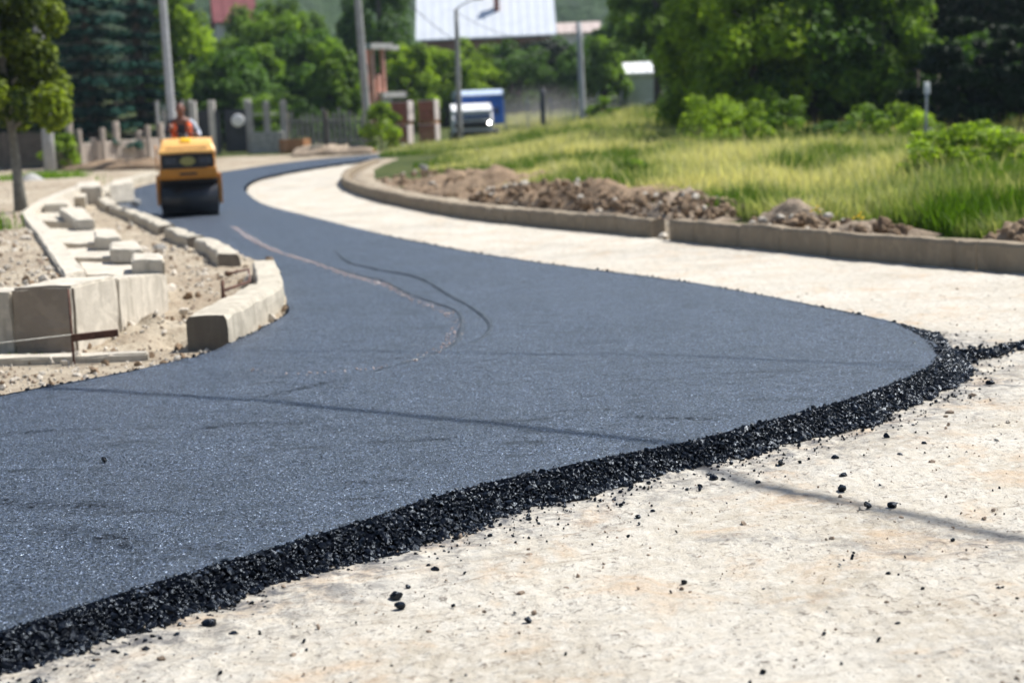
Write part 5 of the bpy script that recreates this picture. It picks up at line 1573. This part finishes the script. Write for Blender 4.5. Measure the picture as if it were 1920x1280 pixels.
# ------------------------------------------------------------------ roller
b = P(357, 407, TH); b[1] += .1; RD = b[1]; k_ = RD / F
print('ROLLER', b, 'truck', TRUCK_X, zt_, zc)
g = thing('road_roller', 'small yellow tandem road roller driving on the fresh asphalt', 'road roller', tuple(b), math.radians(11))
g.scale = (.97, .97, .93)
R = .36; Wd = 1.12
def drum(y_):
    mb = MB(); mb.tube([(-Wd / 2, y_, R), (Wd / 2, y_, R)], R, 40)
    for s in (-1, 1): mb.tube([(s * Wd / 2, y_, R), (s * (Wd / 2 + .012), y_, R)], R * .55, 20)
    return mb.build('drum', M['drum'], g, 0)
d1 = drum(R - .0); d2 = drum(R + 1.75)
for s in (-1, 1):
    for y_ in (R, R + 1.75):
        mb = MB(); mb.prism([(y_ - .1, R - .12), (y_ + .1, R - .12), (y_ + .17, .86), (y_ - .2, .86)], s * (Wd / 2 + .055) - .03, s * (Wd / 2 + .055) + .03)
        mb.build('yoke', M['yellow'], g, .01)
mb = MB(); mb.box((0, R - .16, .80), (Wd - .02, .2, .2), 0, .02); mb.build('sprinkler_bar', M['black'], g)
mb = MB(); mb.box((0, R + .02, .77), (Wd + .02, .56, .1), 0, .02); mb.build('scraper_guard', M['black'], g)
# front frame band
mb = MB(); mb.prism([(-.06, .78), (-.1, .84), (-.1, 1.0), (.72, 1.0), (.72, .78)], -Wd / 2 + .0, Wd / 2 - .0); band = mb.build('front_frame', M['yellow'], g, .015)
mb = MB(); mb.box((0, -.105, .89), (.34, .02, .05)); mb.build('tow_slot', M['black'], band)
# grille panel
mb = MB(); mb.prism([(-.07, 1.003), (-.03, 1.30), (.6, 1.30), (.6, 1.003)], -Wd / 2 + .045, Wd / 2 - .045); gr = mb.build('grille_panel', M['black'], g, .01)
for s in (-1, 1):
    mb = MB(); mb.box((s * .32, -.055, 1.155), (.22, .05, .17), 0, .02, Matrix.Rotation(math.radians(-8), 4, 'X')); hl_ = mb.build('headlight', M['lamp_glass'], g)
mb = MB()
for j in range(20): pass
mb.ball((0, -.06, 1.15), (.155, .02, .095), 22, 8); mb.build('oval_badge', M['badge'], gr)
# hood: tapered bulged cover
prof = [(-.12, 1.30), (-.13, 1.345), (-.02, 1.49), (.12, 1.57), (.42, 1.62), (.78, 1.62), (.82, 1.30)]
mb = MB()
n = len(prof); xs = [(-1, 1.0), (-.93, 1.0), (.93, 1.0), (1, 1.0)]
def hx(y_, z_): return (Wd / 2 + .005) * (1 - .13 * max(0, (z_ - 1.32)) / .3)
vs = []; fs = []
cols = [-1, -.9, 0, .9, 1]
for c_ in cols:
    for (y_, z_) in prof:
        dz = -.035 if abs(c_) == 1 and z_ > 1.4 else 0
        vs.append((c_ * hx(y_, z_), y_, z_ + dz + (.012 if c_ == 0 else 0)))
for i in range(len(cols) - 1):
    for j in range(n): fs.append((i * n + j, i * n + (j + 1) % n, (i + 1) * n + (j + 1) % n, (i + 1) * n + j))
fs += [tuple(range(n)), tuple(range((len(cols) - 1) * n, len(cols) * n))]
mb.add(vs, fs); hood = mb.build('hood', M['yellow_lit'], g, .02)
# worn lettering on the hood slope, too blurred to read: small dark strokes
mb = MB(); r = random.Random(3)
ang = math.atan2(.145, .11)
for j in range(16):
    x_ = -.38 + j * .05
    mb.box((x_, -.078 - .006, 1.417 + .004), (.026 + r.uniform(0, .01), .004, .05 + r.uniform(-.008, .012)), 0, 0, Matrix.Rotation(-(PI / 2 - ang), 4, 'X'))
mb.build('lettering', M['marks'], hood)
mb = MB(); mb.box((-.02, .1, 1.575), (.2, .16, .05), 0, .015, Matrix.Rotation(math.radians(22), 4, 'X')); M['hatch'] = simple('hatch_yellow', (.95, .5, .01), .4, bmp=0); mb.build('filler_hatch', M['hatch'], hood)
# body under hood and middle platform
mb = MB(); mb.box((0, .95, .95), (Wd - .1, 1.0, .55), 0, .03); mb.build('chassis', M['black'], g)
mb = MB(); mb.box((0, 1.15, 1.12), (Wd, .75, .08), 0, .01); mb.build('platform', M['yellow'], g)
mb = MB(); mb.box((0, R + 1.75, 1.1), (Wd + .02, .85, .5), 0, .06); mb.build('rear_hood', M['yellow'], g)
mb = MB(); mb.box((0, 1.35, 1.25), (.5, .45, .16), 0, .05); mb.build('seat', M['black'], g)
mb = MB(); mb.box((0, 1.6, 1.52), (.48, .12, .5), 0, .05); mb.build('seat_back', M['black'], g)
mb = MB(); mb.tube([(0, .78, 1.3), (0, .9, 1.72)], .035, 8)
cS = Vector((0, .92, 1.76)); rotm = Matrix.Rotation(math.radians(-25), 3, 'X')
mb.tube([cS + rotm @ Vector((.2 * math.cos(t), .2 * math.sin(t), 0)) for t in np.linspace(0, 2 * PI, 25)], .016, 6, False)
for t in (0.5, 2.6, 4.7): mb.tube([cS, cS + rotm @ Vector((.2 * math.cos(t), .2 * math.sin(t), 0))], .012, 5)
mb.build('steering_wheel', M['black'], g)
for s in (-1, 1):
    mb = MB(); mb.tube([(s * .5, 1.75, 1.2), (s * .5, 1.75, 1.62), (s * .5, 1.2, 1.62), (s * .5, 1.2, 1.16)], .02, 6); mb.build('hand_rail', M['yellow'], g)
mb = MB(); mb.tube([(-.62, .95, .95), (-.62, .95, 1.5)], .014, 6); mb.build('marker_rod', M['yellow'], g)

# ------------------------------------------------------------------ driver: one skinned body
def skin_body(verts, edges, radii, name, mat, parent, sub=2, root=0):
    me = bpy.data.meshes.new(name); me.from_pydata(verts, edges, []); me.materials.append(mat)
    o = link(bpy.data.objects.new(name, me), parent)
    sk = o.modifiers.new('skin', 'SKIN')
    for i, r in enumerate(radii):
        d = me.skin_vertices[0].data[i]; d.radius = r if isinstance(r, tuple) else (r, r); d.use_root = (i == root)
    sk.use_smooth_shade = True
    ss = o.modifiers.new('sub', 'SUBSURF'); ss.levels = sub; ss.render_levels = sub
    return o
pz = 1.30
drv = thing('person', 'roller driver in an orange safety vest seated at the wheel', 'person', (b[0] - .08, b[1], b[2] + .03), math.radians(11))
drv.scale = (1.02, .97, 1.0)
oy = 1.33
H_ = lambda x, y, z: (x, oy + y, z)
verts = [H_(0, 0, pz + .05), H_(0, -.02, pz + .22), H_(0, -.03, pz + .40), H_(0, -.04, pz + .52), H_(0, -.06, pz + .60), H_(0, -.09, pz + .70), H_(0, -.09, pz + .80),
         H_(-.19, -.04, pz + .49), H_(-.29, -.16, pz + .27), H_(-.22, -.40, pz + .36), H_(-.19, -.45, pz + .38),
         H_(.19, -.04, pz + .49), H_(.33, -.06, pz + .24), H_(.30, -.28, pz + .24), H_(.26, -.36, pz + .26),
         H_(-.11, -.08, pz), H_(-.17, -.46, pz + .02), H_(-.18, -.52, pz - .34), H_(-.18, -.66, pz - .36),
         H_(.11, -.08, pz), H_(.17, -.46, pz + .02), H_(.18, -.52, pz - .34), H_(.18, -.66, pz - .36)]
edges = [(0, 1), (1, 2), (2, 3), (3, 4), (4, 5), (5, 6), (3, 7), (7, 8), (8, 9), (9, 10), (3, 11), (11, 12), (12, 13), (13, 14), (0, 15), (15, 16), (16, 17), (17, 18), (0, 19), (19, 20), (20, 21), (21, 22)]
radii = [(.16, .12), (.15, .11), (.17, .115), (.12, .09), .06, .085, .075, .075, .05, .036, .032, .075, .05, .036, .032, .085, .07, .05, .045, .085, .07, .05, .045]
body = skin_body(verts, edges, radii, 'body', M['skin'], drv)
# head details belong to the body mesh look: ears, nose as own small child meshes would float, so they are joined in a face mesh
hd = Vector(H_(0, -.10, pz + .755))
mb = MB(); mb.ball(hd, (.082, .1, .12), 20, 14); mb.ball(hd + Vector((0, -.1, -.01)), (.014, .02, .026), 8, 6)
for s in (-1, 1): mb.ball(hd + Vector((s * .083, .01, 0)), (.014, .025, .034), 8, 6)
mb.build('face', M['skin'], drv)
mb = MB()
for s in (-1, 1): mb.ball(hd + Vector((s * .032, -.089, .012)), (.013, .008, .008), 8, 6)
mb.ball(hd + Vector((0, -.088, -.055)), (.026, .008, .006), 8, 6)
mb.build('features', M['black'], drv)
mb = MB(); mb.ball(hd + Vector((0, .022, .035)), (.09, .1, .1), 20, 12); mb.build('hair', M['hair'], drv)
# sleeves, trousers as slightly larger skins
sv = [verts[i] for i in (7, 8, 9)]; skin_body([tuple(np.array(verts[3]) * .4 + np.array(verts[7]) * .6)] + sv, [(0, 1), (1, 2), (2, 3)], [.085, .088, .064, .05], 'dark_sleeve', M['shirt'], drv)
sv = [verts[i] for i in (11, 12, 13)]; skin_body([tuple(np.array(verts[3]) * .4 + np.array(verts[11]) * .6)] + sv, [(0, 1), (1, 2), (2, 3)], [.085, .088, .066, .05], 'grey_sleeve', M['sleeve'], drv)
skin_body([verts[i] for i in (0, 15, 16, 17, 19, 20, 21)], [(0, 1), (1, 2), (2, 3), (0, 4), (4, 5), (5, 6)], [(.17, .14), .1, .084, .064, .1, .084, .064], 'trousers', M['jeans'], drv)
skin_body([verts[i] for i in (0, 1, 2, 3)], [(0, 1), (1, 2), (2, 3)], [(.172, .135), (.165, .125), (.185, .13), (.13, .105)], 'shirt', M['shirt'], drv)
# vest: two orange halves open over the chest, joined at the back
for s in (-1, 1):
    vv = [H_(s * .115, -.03, pz + .06), H_(s * .12, -.05, pz + .24), H_(s * .13, -.05, pz + .40), H_(s * .13, -.02, pz + .53)]
    skin_body(vv, [(0, 1), (1, 2), (2, 3)], [(.085, .15), (.085, .145), (.09, .145), (.075, .1)], 'vest', M['vest'], drv)
# hands with fingers on the wheel
for s, wi in ((-1, 10), (1, 14)):
    w0 = Vector(verts[wi])
    tgt = Vector((s * .2, oy - .42, 1.76)) if s < 0 else w0 + Vector((-.04, -.07, 0))
    dirv = (tgt - w0); dirv = dirv.normalized() if dirv.length > .01 else Vector((0, -1, 0))
    side = Vector((0, 0, 1)).cross(dirv).normalized()
    V_ = [tuple(w0 - dirv * .02), tuple(w0 + dirv * .05)]; E_ = [(0, 1)]; R_s = [.028, .032]
    for f in range(4):
        o1 = side * (.03 - .02 * f)
        k0 = len(V_); L1 = (.035, .042, .04, .03)[f]
        V_ += [tuple(w0 + dirv * .075 + o1), tuple(w0 + dirv * (.075 + L1) + o1 + Vector((0, 0, -.012))), tuple(w0 + dirv * (.07 + L1) + o1 + Vector((0, 0, -.04)))]
        E_ += [(1, k0), (k0, k0 + 1), (k0 + 1, k0 + 2)]; R_s += [.011, .0095, .008]
    k0 = len(V_); V_ += [tuple(w0 + dirv * .02 + side * .04 * s), tuple(w0 + dirv * .06 + side * .055 * s)]; E_ += [(0, k0), (k0, k0 + 1)]; R_s += [.013, .01]
    skin_body(V_, E_, R_s, 'hand', M['skin'], drv, 1)

# ------------------------------------------------------------------ light, sky, air
sun = bpy.data.lights.new('sun', 'SUN'); sun.energy = 5.0; sun.angle = math.radians(.53); sun.color = (1, .965, .9)
so = bpy.data.objects.new('sun', sun); COL.objects.link(so)
so.rotation_euler = Vector(tuple(SUN)).to_track_quat('Z', 'Y').to_euler()
w = bpy.data.worlds.new('World'); sc.world = w; w.use_nodes = True
nt = w.node_tree; bg = nt.nodes['Background']
sky = nt.nodes.new('ShaderNodeTexSky'); sky.sky_type = 'NISHITA'; sky.sun_disc = False
sky.sun_elevation = EL; sky.sun_rotation = math.atan2(SUN[0], SUN[1]); sky.altitude = 300; sky.air_density = 1.0; sky.dust_density = 1.0
nt.links.new(sky.outputs[0], bg.inputs[0]); bg.inputs[1].default_value = .085

rngb = np.random.default_rng(77); Vb_ = []; Fb_ = []; Tb_ = []; off_ = 0
for k in range(9):  # crowns out of view, added to block sky light and darken reflections
    v_, f_, t_, _ = crown_data(950 + k, 4.5, 3.5, 5.5, 60, 3500, .32)
    v_ = v_ + np.array([-30 + k * 7.5, -17 - (k % 2) * 3, 5.0])
    Vb_.append(v_); Fb_.append(f_ + off_); Tb_.append(t_); off_ += len(v_)
tag(np_mesh('added_woods', np.vstack(Vb_), np.vstack(Fb_), M['leaf_dark'], flat=True, attr=np.concatenate(Tb_)), 'unseen trees added behind the camera to cut the sky fill', 'added_woods', kind='stuff')
def dust(name, c, r_, dens):
    mb = MB(); mb.ball((0, 0, 0), r_, 24, 14); m = bpy.data.materials.new(name); m.use_nodes = True; nt = m.node_tree
    nt.nodes.remove(nt.nodes['Principled BSDF'])
    v = nt.nodes.new('ShaderNodeVolumePrincipled'); v.inputs['Color'].default_value = (.92, .88, .82, 1)
    tc = nt.nodes.new('ShaderNodeTexCoord'); mp = nt.nodes.new('ShaderNodeMapping'); mp.inputs['Scale'].default_value = tuple(1 / q for q in r_)
    nt.links.new(tc.outputs['Object'], mp.inputs[0])
    ln = nt.nodes.new('ShaderNodeVectorMath'); ln.operation = 'LENGTH'; nt.links.new(mp.outputs[0], ln.inputs[0])
    f = maprange(nt, ln.outputs['Value'], .1, 1, dens, 0)
    n_ = maprange(nt, noise(nt, tc.outputs['Object'], .5, 3, .6), .3, .7, .1, 1.6)
    mm = nt.nodes.new('ShaderNodeMath'); mm.operation = 'MULTIPLY'; nt.links.new(f, mm.inputs[0]); nt.links.new(n_, mm.inputs[1])
    nt.links.new(mm.outputs[0], v.inputs['Density'])
    nt.links.new(v.outputs[0], nt.nodes['Material Output'].inputs['Volume'])
    o = mb.build(name, m); o.location = c
    return tag(o, 'pale dust hanging behind the blue truck', 'dust', kind='stuff')
q = G(1010, 84); dust('dust_cloud', (float(q[0]), float(q[1]), float(q[2]) + .3), (4.4, 3.0, 2.2), .15)
def volume_box(name, lo, hi, color, dens, label, cat):
    mb = MB(); c = [(a + b_) / 2 for a, b_ in zip(lo, hi)]; mb.box(c, [b_ - a for a, b_ in zip(lo, hi)])
    m = bpy.data.materials.new(name); m.use_nodes = True; nt = m.node_tree
    nt.nodes.remove(nt.nodes['Principled BSDF'])
    v = nt.nodes.new('ShaderNodeVolumePrincipled'); v.inputs['Color'].default_value = rgba(color); v.inputs['Density'].default_value = dens
    nt.links.new(v.outputs[0], nt.nodes['Material Output'].inputs['Volume'])
    return tag(mb.build(name, m), label, cat, kind='stuff')
volume_box('haze', (-1100, -80, -3), (1100, 680, 90), (.7, .85, 1), .00028, 'thin bluish summer haze over the valley', 'haze')
cam = bpy.data.cameras.new('camera'); co_ = bpy.data.objects.new('camera', cam); COL.objects.link(co_)
cam.sensor_width = 36; cam.lens = 36 * F / 1920; cam.clip_end = 2000; cam.clip_start = .1
Mx = Matrix(((RT[0], UP[0], -FWD[0], CAM[0]), (RT[1], UP[1], -FWD[1], CAM[1]), (RT[2], UP[2], -FWD[2], CAM[2]), (0, 0, 0, 1)))
co_.matrix_world = Mx
cam.dof.use_dof = True; cam.dof.focus_distance = 6.6; cam.dof.aperture_fstop = 2.3
sc.camera = co_
sc.view_settings.view_transform = 'Standard'; sc.view_settings.look = 'None'; sc.view_settings.exposure = .62; sc.view_settings.gamma = 1
sc.render.engine = 'CYCLES'
sc.cycles.use_denoising = True
sc.cycles.max_bounces = 6; sc.cycles.transparent_max_bounces = 4
